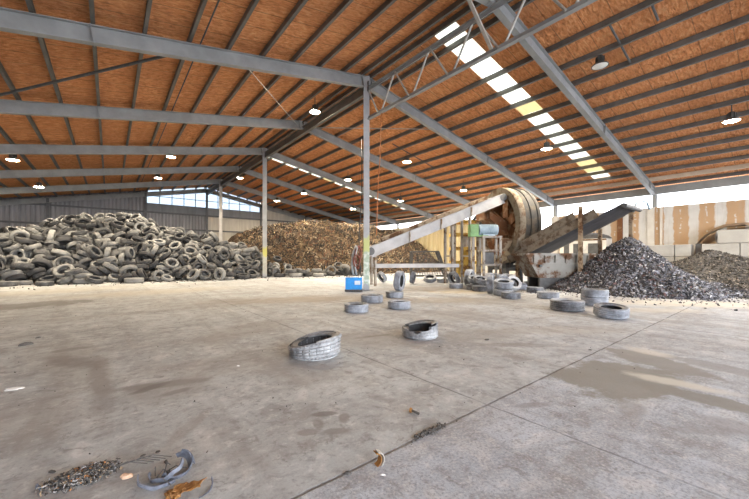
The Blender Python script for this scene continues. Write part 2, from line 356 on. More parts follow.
HEAP=[
(1,1437,2240,26,494,70,-8,32),(5,-551,2687,84,448,-68,-190,-94),(7,-859,2528,37,288,0,0,408),(1,-30,2921,303,240,382,-177,123),(6,-625,3020,244,112,395,254,-131),
(6,-365,2636,69,118,210,-433,-68),(0,1339,2222,40,292,-200,292,200),(6,-857,2722,73,412,223,136,-110),(1,1529,2151,46,255,245,-255,245),(0,354,2647,222,137,-70,453,145),
(0,43,2626,160,17,108,484,-60),(5,213,2616,129,387,138,52,-280),(7,-808,2684,54,488,98,-49,8),(0,-380,2991,304,144,40,-474,56),(2,1269,2230,12,481,0,0,136),
(2,-297,3109,374,462,29,-147,118),(0,-247,3195,398,286,-220,-301,-170),(6,-227,2677,122,208,101,137,422),(0,1433,2172,59,98,464,91,-128),(2,-349,2483,12,400,0,0,300),
(3,1114,2311,20,43,69,-68,489),(0,-256,2710,180,275,-152,-385,56),(0,-386,3124,335,488,-64,66,-58),(0,261,2373,49,6,244,-425,-99),(4,-416,3063,310,493,50,-63,-20),
(4,157,2799,224,142,-424,218,51),(4,-231,2782,158,174,-310,346,-63),(4,776,2845,188,474,-40,153,-7),(5,815,2614,182,144,-473,-49,-53),(0,174,2915,357,99,82,316,-365),
(5,-611,2906,246,401,237,144,112),(4,818,2415,18,496,23,-23,57),(4,-127,2850,250,44,-387,-282,-137),(2,1177,2324,30,286,85,-160,-368),(0,1050,2344,28,487,112,22,7),
(3,585,2204,11,499,0,0,29),(3,478,2718,240,79,-216,406,179),(6,344,2449,58,328,-209,-97,300),(0,1089,2462,70,467,70,163,-15),(1,541,2482,144,223,-195,356,-188),
(2,754,2716,243,56,-449,207,54),(1,-276,2799,266,315,100,366,79),(2,26,2437,26,274,109,-72,397),(2,-182,2380,25,148,-101,-67,462),(4,-263,3242,393,86,85,-119,470),
(4,-411,3173,287,293,92,-84,-386),(6,324,2530,89,171,-426,188,63),(0,-386,2694,113,458,117,-74,146),(0,153,2378,41,157,270,32,389),(1,-62,2517,49,67,-176,-46,-461),
(4,-486,3320,266,210,77,-71,-442),(2,-243,3083,347,191,126,56,441),(4,605,2610,151,9,-176,440,158),(5,-663,3233,272,88,169,456,-76),(7,-685,2998,250,21,432,160,-194),
(3,995,2465,75,103,137,248,399),(0,688,2750,254,429,-1,-43,-253),(5,-319,2911,263,437,169,44,-169),(0,952,2812,197,68,266,174,380),(7,-52,3304,409,115,-184,320,317),
(5,-505,2577,74,298,205,73,-338),(4,632,2859,294,28,-495,-9,-66),(4,45,2617,106,100,190,194,-408),(4,-880,2836,153,219,406,101,-165),(4,-906,2690,98,345,-46,-356,46),
(4,420,2962,319,261,382,-159,-105),(0,-394,2523,51,302,-123,15,378),(6,157,2520,51,115,-374,-299,-84),(2,860,2515,158,384,278,-47,-152),(6,693,2670,169,129,-466,115,52),
(4,-486,3176,257,497,-54,-24,2),(4,-94,2977,291,85,-470,-129,-72),(6,-696,2858,154,474,152,2,-49),(5,876,2568,139,297,384,1,118),(4,412,3134,344,47,-444,226,-11),
(6,266,2812,254,384,127,-72,284),(4,-473,2446,16,19,-331,374,-9),(6,-675,3154,226,495,43,-50,27),(0,306,2706,242,55,448,193,96),(3,263,2285,23,88,-45,122,-475),
(4,724,2767,205,48,-465,157,84),(4,-804,2746,92,266,239,-180,-300),(0,257,2644,245,99,-453,-187,-24),(2,-195,2523,52,259,-173,39,389),(0,518,2824,265,485,-107,52,-21),
(6,-493,3147,238,496,-54,-23,16),(0,124,2821,288,96,386,302,-18),(5,-278,2656,109,41,458,-196,-20),(6,-756,2642,68,44,496,-41,-4),(6,-621,2858,157,490,15,-87,-42),
(0,1317,2287,29,420,23,-128,-238),(4,821,2754,202,342,38,24,-362),(1,216,2527,102,404,127,-157,-214),(4,-439,2974,251,122,-402,223,153),(4,-772,2848,169,384,2,234,219),
(0,-420,2563,67,288,-78,-51,398),(5,-652,3094,260,419,-88,190,-174),(4,-566,3237,250,163,50,466,-62),(7,-172,3143,414,390,256,-174,-46),(0,762,2303,32,272,111,-104,391),
(0,362,2578,181,464,29,-161,90),(1,941,2726,189,165,-334,-319,96),(1,-167,2784,217,329,-131,2,353),(0,220,2761,270,20,192,210,-411),(2,-55,3208,443,421,230,22,-138),
(0,126,3090,403,98,-277,-402,-52),(2,1413,2126,35,177,306,177,306),(6,-612,3092,253,451,13,209,47),(0,629,2465,91,230,124,-161,-395),(1,50,2850,281,461,-128,-140,42),
(0,153,2713,261,343,-112,36,-344),(4,736,2563,117,109,-481,-64,-50),(7,-785,3066,204,423,-48,-34,260),(6,550,2391,38,494,18,-28,-71),(5,507,2573,140,456,149,-47,-131),
(1,-297,2719,131,22,-124,-470,114),(4,-93,3105,378,134,-294,382,-3),(1,676,2349,50,34,-342,-363,-15),(4,-185,3262,384,341,-8,67,-359),(7,-490,2838,169,81,284,-311,257),
(6,-428,2837,177,334,-322,63,175),(4,147,2782,251,115,-402,253,107),(4,120,2565,92,221,-312,-223,233),(4,-322,2850,192,475,131,-46,73),(4,741,2731,223,493,72,30,-29),
(2,-520,3155,304,179,-179,-163,-399),(1,341,2680,204,196,172,100,-415),(5,57,3252,444,313,156,56,353),(6,-620,2756,181,444,-102,107,176),(4,-834,2810,134,376,34,-243,-219),
(1,-112,2400,15,496,0,0,65),(0,579,2553,177,178,-437,160,46),(3,1161,2261,11,497,0,0,56),(1,-385,2798,242,481,11,54,-124),(0,627,2482,159,71,-39,-397,-293),
(0,-53,2564,94,100,-50,154,-462),(6,-33,2696,132,120,-340,319,136),(6,264,2698,200,123,-209,-436,-40),(0,716,2338,82,90,-433,232,26),(6,42,3303,411,260,-273,23,-328),
(1,-330,2833,213,175,26,-136,447),(4,616,2972,267,32,355,337,-98),(5,-546,2799,208,87,-234,-425,83),(0,-348,2744,204,241,-80,-68,425),(0,1117,2270,41,28,-43,19,-497),
(6,197,2700,169,481,114,76,10),(6,-827,2644,72,25,284,-401,-88),(1,8,2472,83,152,127,-459,-13),(0,78,2633,185,62,494,-43,11),(0,-45,3003,366,371,150,165,251),
(4,-748,2514,29,101,479,-65,77),(1,-6,2878,270,339,15,-153,-334),(0,174,3065,408,185,122,-60,444),(4,-729,3136,233,433,78,-84,-222),(4,187,3207,397,163,-426,175,105),
(6,-48,2636,114,108,463,-150,-33),(5,-310,3243,374,476,138,49,48),(7,95,3232,442,26,-460,105,164),(4,-183,3254,409,235,66,-13,436),(7,-761,3138,255,137,-462,29,-131),
(1,-71,2600,175,207,-49,-439,-109),(7,-677,3087,240,460,-34,164,102),(4,-668,2798,148,136,432,-22,210),(0,397,2340,26,58,-268,-411,-77),(4,-31,3256,427,208,-64,441,-91),
(0,-144,2697,190,15,364,2,-342),(6,-335,2672,105,68,-339,51,357),(5,472,2473,89,398,284,-19,-104),(0,262,2467,71,331,-96,12,-362),(6,458,2646,178,483,128,8,11),
(5,-756,2662,91,14,231,441,-42),(0,965,2430,51,293,190,-77,-349),(0,576,2404,96,166,178,-429,-82),(4,-745,2893,198,352,-96,-87,331),(0,-140,2550,72,457,-199,32,-28),
(4,-686,2596,91,436,-46,-217,-103),(6,15,3298,412,38,-313,-277,272),(0,-112,2413,42,352,0,0,356),(4,284,3179,367,63,-164,84,-460),(0,-115,2578,108,453,-84,-183,-67),
(6,-782,3110,229,350,-79,263,228),(0,6,3022,394,218,449,10,17),(6,758,2702,184,494,64,-44,-14),(4,-421,2967,274,399,194,-25,230),(6,-558,2977,248,174,-7,169,437),
(2,-316,3011,310,452,-86,87,176),(1,366,2856,327,9,-329,372,52),(5,-847,2963,229,483,53,-64,-100),(1,88,2407,63,365,-111,-154,-284),(0,554,2648,200,127,-268,369,161),
(7,-419,2892,201,17,172,450,133),(6,-110,3252,421,122,-6,158,-458),(4,-740,2455,26,307,-94,32,382),(6,644,2456,33,442,213,60,-77),(6,369,2936,323,127,-258,-408,-18),
(4,-472,3229,270,460,-92,43,168),(6,-718,2977,223,454,85,-107,-157),(6,660,2563,107,490,87,-14,43),(3,10,2553,88,97,-288,260,300),(6,-233,2855,217,129,-24,-163,-454),
(4,-565,2802,155,98,217,-439,-19),(1,-142,3047,379,37,-135,453,159),(2,1463,2317,77,155,-366,302,29),(7,204,2945,348,98,138,-265,389),(5,826,2622,154,154,-461,117,0),
(5,-477,2533,15,0,-439,239,0),(2,-94,3005,350,454,-138,-28,155),(4,437,3054,350,46,28,486,-103),(0,-138,2752,260,17,-407,282,63),(0,682,2232,20,399,42,27,-298),
(0,783,2538,159,472,-60,6,154),(1,-478,2621,124,161,-60,-223,-413),(4,246,2883,318,322,325,-195,-49),(0,609,2732,236,382,-78,-83,302),(6,-41,2796,224,43,127,481,18),
(7,37,3248,399,469,-157,-74,5),(2,95,2488,104,385,-62,-11,-313),(4,-596,2705,114,203,200,-380,-155),(4,-386,3250,299,487,73,-82,33),(1,-133,2650,132,481,-51,117,-50),
(4,22,2794,196,483,123,28,17),(6,514,2869,307,466,-94,144,-60),(0,182,2552,154,473,-88,114,74),(0,10,2737,222,368,-20,-78,-328),(2,975,2653,132,15,375,-325,58),
(0,-230,2946,314,34,157,48,-471),(0,61,3108,417,465,-110,-139,47),(4,-638,2970,222,454,-11,-118,171),(0,-457,2566,109,401,-15,281,-99),(4,848,2935,206,63,452,194,68),
(6,318,2518,109,293,105,-148,362),(2,1552,2206,13,1,-53,497,9),(4,-496,2634,48,24,-489,-56,86),(4,692,2481,78,219,437,107,-10),(1,869,2466,57,26,-402,283,-88),
(4,-121,3324,392,0,-14,498,45),(7,803,2541,135,473,-60,6,151),(5,-237,2943,273,63,-472,12,-151),(0,786,2360,56,120,-37,-148,-461),(4,659,2953,218,482,43,125,0),
(4,-742,3041,254,486,34,71,-88),(5,-753,3208,237,30,427,-172,194),(0,1193,2161,13,0,-315,388,0),(6,379,3220,332,220,165,-70,-412),(1,229,3007,370,164,-279,378,48),
(0,9,2722,183,372,-188,28,275),(5,-792,2688,31,464,108,-15,-151),(0,145,2571,106,156,306,-231,-281),(6,-698,2416,22,491,-77,-52,-13),(1,735,2480,125,213,-348,-287,29),
(2,958,2367,35,263,-312,167,236),(4,292,3082,358,60,408,-278,-56),(4,403,2827,283,477,47,-121,77),(0,-80,2732,212,128,-413,-160,194),(0,-244,2819,198,4,-51,492,-74),
(6,-889,2799,119,126,447,115,146),(0,-65,2845,267,134,-248,-298,285),(4,876,2700,181,9,-72,156,-470),(1,627,2402,70,166,383,240,136),(4,500,3089,265,301,-56,117,-377),
(6,296,2640,175,438,165,-176,0),(0,453,2677,215,142,314,342,-121),(3,1350,2266,11,0,466,181,0),(4,-308,3109,337,420,-7,-149,226),(6,-218,2541,57,459,-149,-95,90),
(4,480,2922,320,463,-107,-150,43),(6,-652,2706,55,86,-64,483,71),(7,-140,2990,309,109,99,472,77),(5,-746,2764,79,482,122,-10,54),(4,791,2854,208,331,-136,80,-340),
(1,-357,2509,94,460,-52,27,186),(4,836,2982,181,10,-18,479,143),(4,754,3010,205,243,323,43,-291),(2,330,2404,45,383,-209,-183,-162),(1,921,2538,136,64,-193,237,-391),
(4,474,3188,306,17,54,490,84),(3,-265,2629,143,28,-318,-383,-42),(4,584,2922,246,491,53,75,29),(3,-341,3134,366,25,-234,104,429),(2,324,2491,146,449,-22,-131,-176),
(1,-13,2646,164,8,-314,2,389),(4,76,2538,40,436,214,-81,88),(1,1129,2379,31,484,-103,35,64),(6,800,2568,99,473,158,-31,-19),(4,-854,2544,13,0,146,478,0),
(4,-567,2854,181,57,-374,-315,88),(5,693,2434,41,47,148,-131,457),(4,806,2947,217,116,279,398,19),(4,-654,2594,35,87,-143,-440,-168),(0,-380,2518,29,484,-88,-87,0),
(6,-464,2613,12,0,-315,-388,0),(6,260,2552,84,444,191,-32,123),(6,383,2698,196,471,154,-53,42),(4,481,2335,13,466,0,0,182),(4,-693,2923,240,199,144,-386,-202),
(4,693,3004,221,179,367,216,-190),(7,887,2651,142,485,-49,-110,17),(6,456,2390,26,18,308,-373,126),(4,134,2699,182,446,117,-115,-156),(6,88,2720,198,129,249,-208,-358),
(2,489,2830,297,24,312,372,-117),(2,814,2667,209,356,-173,107,287),(2,681,2506,160,78,364,-106,-317),(4,846,3030,166,450,62,3,210),(7,-443,3418,263,331,2,-129,352),
(0,-194,2709,153,194,-379,259,-40),(0,-219,2822,262,352,-48,22,351),(5,604,2837,251,104,479,-87,46),(6,-168,3102,360,114,-312,-350,-131),(4,-785,3026,229,60,-265,-417,-44),
(0,478,2426,132,109,249,-373,-192),(4,115,3317,405,66,-86,66,-484),(5,-84,2606,71,173,-384,269,17),(4,-444,2692,72,450,121,-77,163),(6,88,2405,12,41,0,0,-498),
(5,-126,3320,419,278,26,-37,413),(7,-860,2666,49,467,-67,165,24),(4,-208,3411,403,85,-149,-146,-446),(4,846,2906,180,452,-99,-33,186),(6,-195,2599,33,480,137,0,26),
(4,-175,2744,141,128,-442,194,-29),(4,-583,3042,260,67,-210,18,-448),(0,88,3151,449,481,-100,-79,50),(1,271,3127,410,160,218,-406,-111),(6,-568,2871,239,104,68,121,-469),
(0,-434,2773,201,55,-479,-19,-132),(4,-543,3105,247,43,-94,-86,481),(4,146,2958,325,99,-409,-267,-38),(0,1030,2271,42,496,0,0,67),(0,1258,2301,42,1,494,77,3),
(6,-560,2927,227,248,-297,294,-117),(4,-316,3297,343,470,-54,-151,-56),(3,-242,2551,65,445,-84,-156,-143),(6,407,3261,303,62,-468,-155,53),(5,-617,2724,102,61,394,-171,-248),
(0,395,2253,38,222,-99,434,51),(7,-385,2863,210,223,-222,-389,8),(6,704,2670,195,131,-471,95,47),(3,526,2390,92,238,-12,71,-434),(2,669,2636,224,495,-26,42,51),
(0,-476,2751,164,287,83,-400,-31),(4,118,2631,132,266,-407,-116,-7),(6,-508,2898,190,465,131,8,-128),(2,821,2735,239,449,166,86,-116),(6,-841,3245,217,380,1,-88,312),
(4,-880,3171,238,456,19,-9,205),(4,-874,2750,80,12,-67,252,-426),(4,-572,3336,240,441,42,-55,225),(0,-302,2727,159,283,-20,114,395),(0,-149,2390,66,214,62,3,-447),
(5,65,2673,137,419,166,-132,172),(6,384,2397,12,499,0,0,-30),(0,-296,2589,108,247,-156,-120,-388),(4,-654,2530,26,81,-456,181,55),(1,73,2793,246,80,-477,32,123),
(6,-884,3186,205,491,-17,-79,-46),(4,-897,3025,221,146,-349,-198,260),(0,306,2435,105,122,-174,-410,-192),(1,855,2453,108,456,74,-190,17),(6,10,3191,406,55,-407,41,-282),
(5,539,2995,296,459,-103,72,153),(1,395,2546,123,443,217,53,63),(2,305,2911,347,25,-45,-468,-169),(6,512,3066,280,384,-26,127,-293),(7,-198,3040,324,68,-125,-457,-146),
(5,698,2345,15,397,0,0,-304),(0,585,2740,252,120,108,-38,-472),(0,668,2284,42,280,-249,-218,-250),(7,283,2438,26,145,137,107,-446),(7,-852,2699,87,403,212,-84,189),
(5,-650,2888,209,76,-368,194,267),(6,-674,2767,114,356,-41,-271,-219),(0,352,2768,269,358,136,-87,309),(1,-3,2979,348,142,293,-275,-261),(6,-125,2919,279,54,362,95,-328),
(5,396,3076,312,106,196,-447,19),(0,135,2696,214,455,31,-161,125),(1,155,3194,450,441,92,-143,162),(4,-623,2597,80,400,-61,15,-293),(4,875,2872,171,54,-80,482,-89),
(7,-715,2884,188,473,13,-125,-103),(5,170,3265,429,36,-344,291,-213),(6,780,2349,12,0,422,-268,0),(4,-747,2795,132,45,10,-465,177),(6,-543,3194,250,430,-136,-216,15),
(4,-138,2869,225,180,-35,-140,443),(5,279,2933,333,439,156,69,-167),(6,-9,2856,226,20,394,259,164),(0,524,2378,58,499,12,-31,14),(2,386,2405,58,410,-137,241,69),
(6,-400,3063,289,494,47,-65,0),(4,664,2821,220,67,464,144,-98),(1,219,2595,187,66,-426,38,-250),(6,-750,2755,104,4,-2,122,-485),(4,817,2734,172,74,-5,-45,492),
(7,292,2850,302,328,-205,-231,217),(0,-63,2332,25,26,222,-439,-86),(7,424,3014,320,324,374,-62,41),(4,-815,3175,226,404,-70,257,-124),(4,-478,2838,222,436,102,-81,207),
(1,1236,2312,15,0,-289,408,0),(5,744,2432,46,247,-265,-343,28),(6,9,2574,57,472,158,26,34),(6,-464,3122,268,15,226,-370,-248),(0,575,2744,276,455,31,-110,-172),
(0,-414,2920,247,248,363,225,-78),(4,-685,2796,177,167,-91,423,-186),(3,1067,2402,66,151,132,172,-425),(4,204,2721,206,28,273,-398,-127),(0,459,2266,36,113,-99,-445,-172),
(1,729,2586,181,21,-490,-49,-86),(1,-218,2636,164,346,31,103,345),(4,-172,2633,93,192,-358,-194,-217),(1,568,2874,294,208,-12,452,40),(0,430,2449,112,79,-140,-133,454),
(7,-74,2899,250,90,-66,-457,-169),(2,124,2374,34,157,-398,-180,186),(4,12,2496,13,246,0,0,436),(0,-208,3113,404,455,188,-71,53),(4,-670,2639,24,486,80,-21,82),
(7,115,3168,409,492,-29,81,-4),(1,72,2555,124,304,292,136,231),(4,-581,2540,34,171,376,-279,-42),(4,121,3280,453,382,112,-292,74),(4,-655,2553,67,67,339,-362,3),
(4,-730,3048,280,468,63,46,157),(4,-170,3201,399,52,-177,304,352),(4,644,2720,209,50,-439,-208,-109),(6,515,2770,246,4,-38,39,-497),(2,285,2585,141,232,-213,-336,-194),
(0,250,2800,287,130,-88,455,137),(1,-209,2603,100,297,-400,-41,-25),(7,-822,3112,219,59,-258,-267,330),(0,426,2751,240,470,136,36,98),(0,278,2490,150,177,92,458,-11),
(5,-153,2483,28,443,36,78,-215),(2,-232,3137,384,198,-458,-35,-14),(0,1491,2220,40,166,-397,-152,204),(0,170,2497,112,40,-393,302,-55),(6,-85,3252,383,479,8,-3,-144),
(4,-798,2846,157,235,253,-361,-24),(0,-149,2816,298,42,-459,186,-54),(6,461,2511,132,105,482,-49,64),(6,148,2444,12,485,0,0,-120),(4,886,2823,210,2,424,266,7),
(4,358,2613,152,479,139,-32,-17),(0,-49,2982,321,57,378,-313,-80),(4,-457,3200,318,62,128,-461,132),(0,202,3124,420,448,-147,127,-108),(4,-589,2444,13,460,0,0,196),
(7,-816,2939,191,438,197,4,140),(6,580,2452,59,292,-108,197,-338),(0,264,2614,189,56,166,-2,-468),(0,815,2401,91,463,37,-176,58),(0,918,2641,171,93,343,-301,-183),
(0,397,2750,294,463,182,-47,14),(1,-290,2557,97,193,458,-26,-45),(2,212,2358,17,3,35,-497,46),(4,-777,2613,29,472,112,-57,105),(7,-121,2731,122,99,-428,-209,-115),
(4,-391,2623,31,369,108,-95,305),(6,460,3114,310,72,427,-249,-26),(4,-542,3109,278,290,128,1,-387),(4,807,2790,236,47,-385,313,35),(2,1058,2588,131,65,-264,401,123),
(4,588,2992,234,483,71,102,-33),(5,-498,2881,212,480,131,-15,-46),(1,626,2765,300,447,-14,221,-26),(6,-503,2936,241,155,449,-143,63),(6,731,3076,190,306,15,50,-392),
(4,71,2788,212,295,147,3,376),(1,107,2286,15,230,0,0,444),(4,-260,2558,16,451,15,7,-215),(4,-469,2717,116,146,59,-221,-420),(6,678,2946,234,481,52,121,37),
(5,-685,2722,99,157,128,-242,-388),(6,-479,3166,307,169,391,178,-192),(4,-426,3349,290,70,487,62,-67),(2,225,2311,35,181,304,-181,304),(0,-115,2618,159,465,3,128,131),
(1,813,2540,196,262,-63,0,421),(4,-783,2561,45,19,-493,-41,-70),(4,-563,2579,34,75,-197,-424,159),(6,431,2899,288,71,-140,-471,62),(4,581,2404,13,0,-424,-264,0),
(4,482,2991,278,303,-7,127,377),(4,219,2480,30,129,-403,263,38),(1,-426,2661,114,422,197,-180,24),(0,209,2845,327,193,-287,360,-25),(4,669,3059,227,464,-129,84,-104),
(6,-276,2781,184,103,295,-387,53),(6,-239,3384,376,267,52,133,-398),(4,-374,2719,100,436,137,25,-202),(6,-239,3471,378,225,9,47,-444),(6,338,2843,300,490,21,41,-88),
(6,30,2713,164,415,-125,-161,-190),(0,132,2845,310,93,313,378,-25),(6,186,3175,400,10,-106,448,194),(1,1056,2252,15,498,0,0,-46),(6,-135,3051,342,75,-15,190,-456),
(2,449,2770,274,126,-273,-393,-71),(4,486,3209,287,85,-12,-85,485),(6,-455,2608,59,148,-399,-20,262),(4,504,2900,276,47,-452,130,163),(4,350,3148,330,122,182,-445,-65),
(5,72,3397,417,98,-10,-490,22),(0,-396,2424,13,500,0,0,17),(6,-44,2446,20,17,371,328,66),(7,-258,3039,308,420,113,-134,206),(6,45,2517,56,396,176,37,-246),
(0,935,2460,69,432,-5,-242,-72),(7,493,2633,202,204,198,-393,-121),(4,-713,2660,49,56,-154,-31,471),(6,712,2544,131,309,45,-112,374),(1,-193,2464,69,276,43,-194,366),
(5,644,2616,203,289,10,62,403),(0,531,2195,40,321,-28,352,148),(6,465,2331,48,6,116,-476,-98),(6,188,2862,285,75,-417,265,7),(4,-648,2364,13,0,449,-219,0),
(0,-254,2483,25,51,-137,472,77),(0,-409,2766,154,265,254,151,-304),(4,-17,3081,374,206,-388,227,71),(1,-218,2780,243,380,-34,-71,-315),(6,-484,3065,274,2,-2,-450,218),
(6,64,3176,464,492,-59,-50,41),(2,166,2453,42,179,7,-65,462),(4,-817,2784,127,245,124,417,-24),(4,-360,2599,93,3,-459,126,154),(4,-844,3076,224,252,134,367,184),
(4,-69,2679,155,238,-97,-136,406),(0,-322,3182,372,358,156,-226,217),(6,-18,3238,410,88,-226,17,437),(1,437,2603,182,368,141,107,-289),(4,-552,2631,33,166,196,-427,38),
(1,143,2466,80,246,-34,56,431),(6,646,2886,257,477,-138,-6,-55),(2,419,2904,341,391,-236,-72,-190),(3,794,2468,117,127,-16,152,-459),(6,-146,2835,264,128,-473,71,-67),
(2,-254,2338,12,312,0,0,-390),(4,361,3007,353,164,116,15,457),(5,-660,3202,254,454,-75,-89,-175),(0,82,2908,324,171,416,78,204),(4,-210,3327,393,471,-159,-35,-44),
(5,-516,2736,151,12,-355,56,-347),(0,-485,3103,309,80,90,-454,-171),(1,-126,3184,426,169,-435,-139,114),(6,535,2452,73,368,123,-220,-226),(7,-414,2578,28,293,88,-139,370),
(1,-398,2795,162,403,276,-106,20),(6,178,2637,179,253,-25,429,32),(2,1311,2180,22,27,-389,302,84),(4,470,2428,60,313,388,-22,26),(6,-372,3443,305,43,402,294,24),
(3,-294,2522,45,475,-75,-99,92),(4,-325,2960,257,486,113,-34,3),(4,341,3011,335,212,-93,73,-437),(6,-604,3162,238,32,-357,346,39),(4,-492,3019,249,300,10,-59,395),
(0,587,2496,118,338,91,309,-178),(3,541,2292,26,462,175,3,-74),(4,-42,3154,404,47,-37,-494,51),(6,-745,2923,228,476,29,-137,-60),(6,-110,2711,163,420,79,-224,-130),
(0,-21,2497,60,439,27,185,149),(0,733,2398,90,195,-442,130,14),(2,-268,2751,222,369,-46,105,317),(6,737,2813,244,395,110,85,274),(1,-419,2878,265,195,-58,-253,-380),
(0,89,2710,245,48,-486,-107,16),(6,567,2326,29,357,116,-131,303),(4,-565,2774,190,61,471,-117,-106),(2,450,2389,78,388,252,-104,158),(0,1563,2082,13,0,-308,394,0),
(4,402,2430,54,391,-238,142,-143),(0,631,2528,179,123,44,-390,-285),(7,17,2607,113,419,229,-147,15),(0,4,3128,436,358,124,183,-270),(0,369,2469,116,254,222,140,342),
(0,-308,2522,64,473,-77,-97,104),(1,-279,2887,294,183,8,-192,424),(0,-333,2828,262,395,-18,57,-301),(6,43,3178,410,188,259,-252,-290),(5,-568,2705,145,378,9,312,-100),
(5,-628,3338,252,326,-105,-154,330),(6,283,2372,12,0,125,-484,0),(6,332,2481,82,408,-269,-90,50),(7,309,2802,268,4,-224,422,147),(2,-33,2688,219,4,390,123,288),
(5,384,3108,366,92,-27,-34,490),(0,-198,2579,113,394,293,-53,78),(1,66,2984,341,116,-453,-177,-21),(5,-604,2613,105,485,-16,40,114),(0,100,2565,170,383,162,278,10),
(6,13,3366,398,492,-29,-64,54),(2,920,2406,36,317,343,-87,-157),(4,422,3179,319,10,372,297,154),(0,-100,2654,194,446,131,142,118),(1,-13,2536,129,479,-18,-73,121),
(1,225,2676,231,101,-472,-128,-12),(5,-287,2623,62,481,129,-12,-48),(6,208,2864,265,24,68,490,72),(0,603,2251,26,420,-93,-12,-255),(6,-177,2937,256,24,-232,406,175),
(1,480,2525,166,78,484,84,51),(4,-124,2764,189,369,-165,140,259),(4,81,2481,54,276,-323,-127,232),(6,266,2747,238,182,439,-14,154),(6,158,3312,439,230,93,-133,-413),
(5,-877,2641,39,118,448,-134,-133),(0,-474,2792,229,250,26,-116,416),(0,-515,3001,276,11,-479,142,-12),(4,564,2549,119,399,143,-62,-258),(0,-34,2765,249,35,37,36,-496),
(7,118,2873,266,402,164,-51,242),(4,777,2432,66,435,171,118,132),(7,-312,3006,287,186,-88,-84,-448),(4,-609,2764,144,363,-62,134,311),(0,-312,2770,170,475,-91,72,106),
(4,-46,3393,421,215,282,278,-217),(5,801,2510,85,343,140,-134,308),(4,-787,3321,214,8,-392,304,-61),(2,70,2338,28,21,-98,115,476),(5,746,2929,193,478,-10,142,-33),
(5,692,2861,226,110,235,-425,45),(6,-165,2657,91,198,-159,376,212),(1,49,2967,374,466,127,28,126),(6,-47,3349,399,326,10,-191,327),(4,-52,2771,180,462,130,-109,-89),
(6,-713,3061,225,227,-10,71,-440),(4,-533,2667,72,414,-169,-111,195),(6,-188,2532,12,498,0,0,40),(5,231,3273,407,117,203,411,-161),(0,964,2314,13,497,0,0,-51),
(5,641,2580,155,430,115,109,-199),(4,-117,2492,59,478,-24,138,44),(6,-444,3299,260,486,-40,-108,18),(1,157,2613,198,132,253,320,258),(4,-480,2798,133,402,125,-122,241),
(2,621,2331,35,284,140,324,212),(4,236,2427,34,179,105,113,-441),(0,346,2356,46,436,-21,-196,-144),(1,539,2687,202,119,-252,381,166),(0,-182,2902,277,245,-396,-175,54),
]
# ================================================================== THE SHED
def struct(mb,name,mat,label,cat,**k):
    return tag(mb.build(name,mat,**k),label,cat,None,'structure')
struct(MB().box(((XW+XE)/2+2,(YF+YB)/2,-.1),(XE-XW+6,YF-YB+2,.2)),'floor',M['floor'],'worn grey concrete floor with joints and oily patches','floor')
struct(MB().box((10,10,-.32),(400,400,.2)),'ground',M['ground'],'pale yard ground outside the shed','ground')
# roof deck of foam-covered cells, holes left for the clear sheets
PS=[XR+1.1438*i for i in range(17)]
PL=[XR-1.1438*i for i in range(17)]
STRIPS=[(7.17,8.13),(25.17,26.13)]
yedges=[YB-.3]+[e for s in STRIPS for e in s]+[YF+.1]
SKY=[]
def cell(mb,xa,xb,ya,yb,th=.07,lift=0):
    P=[V((x,y,deck(x)+z+lift)) for z in (0,th) for x,y in ((xa,ya),(xb,ya),(xb,yb),(xa,yb))]
    mb.add(P,[(0,3,2,1),(4,5,6,7),(0,1,5,4),(1,2,6,5),(2,3,7,6),(3,0,4,7)])
rr=MB(); rl=MB()
for i in range(17):
    xa=PS[i]; xb=PS[i+1] if i<16 else XE+.7
    xc=PL[i]; xd=PL[i+1] if i<16 else XW-.7
    cell(rl,xd,xc,yedges[0],yedges[-1])
    for k in range(len(yedges)-1):
        if k%2==1 and i==0:
            cell(rr,xa,9.16,yedges[k],yedges[k+1]); SKY.append((i,k//2,9.16,xb,yedges[k],yedges[k+1]))
        elif k%2==1 and i<14: SKY.append((i,k//2,xa,xb,yedges[k],yedges[k+1]))
        else: cell(rr,xa,xb,yedges[k],yedges[k+1])
struct(rr,'ceiling',M['foam'],'orange sprayed foam ceiling on the roof slope with skylights','ceiling')
struct(rl,'ceiling',M['foam'],'brown orange foam ceiling on the roof slope above the tyre heap','ceiling')
for i,st,xa,xb,ya,yb in SKY:
    mb=MB(); cell(mb,xa+.01,xb-.01,ya+.005,yb-.005,.012,.02)
    dim=i in (5,11,12)
    w='near' if st==0 else 'far'
    struct(mb,'skylight_sheet',M['skylight_dim' if dim else 'skylight'],'%s skylight sheet, %s below the ridge in the %s strip'%('yellowed' if dim else 'bright',ORD[i+1],w),'skylight')
# purlins: lipped channels running the length of the shed
ZP=[(-.045,-.08),(.045,-.08),(.045,-.065),(-.033,-.065),(-.033,.095),(.045,.095),(.045,.11),(-.045,.11)]
for side,xs in (('right',PS),('left',PL)):
    for i,x in enumerate(xs):
        if i==0: x+= .22 if side=='right' else -.22
        if i==16: x+= -.12 if side=='right' else .12
        z=deck(x)-.115
        pale=(side=='right' and i==15)
        mb=MB(); mb.sect((x,YB,z),(x,YF-.05,z),ZP if not pale else [(-.04,-.13),(.04,-.13),(.04,.11),(-.04,.11)])
        struct(mb,'purlin_beam',M['beige_timber' if pale else 'purlin'],('pale beige timber purlin near the eave above the right wall gap' if pale else 'dark steel roof purlin, %s from the ridge on the %s slope'%(ORD[i+1],'skylight' if side=='right' else 'tyre heap')),'purlin')
struct(MB().sect((9.53,YB,deck(9.53)-.115),(9.53,YF-.05,deck(9.53)-.115),ZP),'purlin_beam',M['purlin'],'extra dark purlin close beside the ridge on the skylight slope','purlin')
for x in (2.25,4.3):
    struct(MB().tube([(x,YB,deck(x)-.13),(x,YF-.1,deck(x)-.13)],.022,6),'conduit_trim',M['dark_steel'],'thin dark conduit between purlins above the %s'%('tyre heap' if x<3 else 'ridge columns'),'conduit')
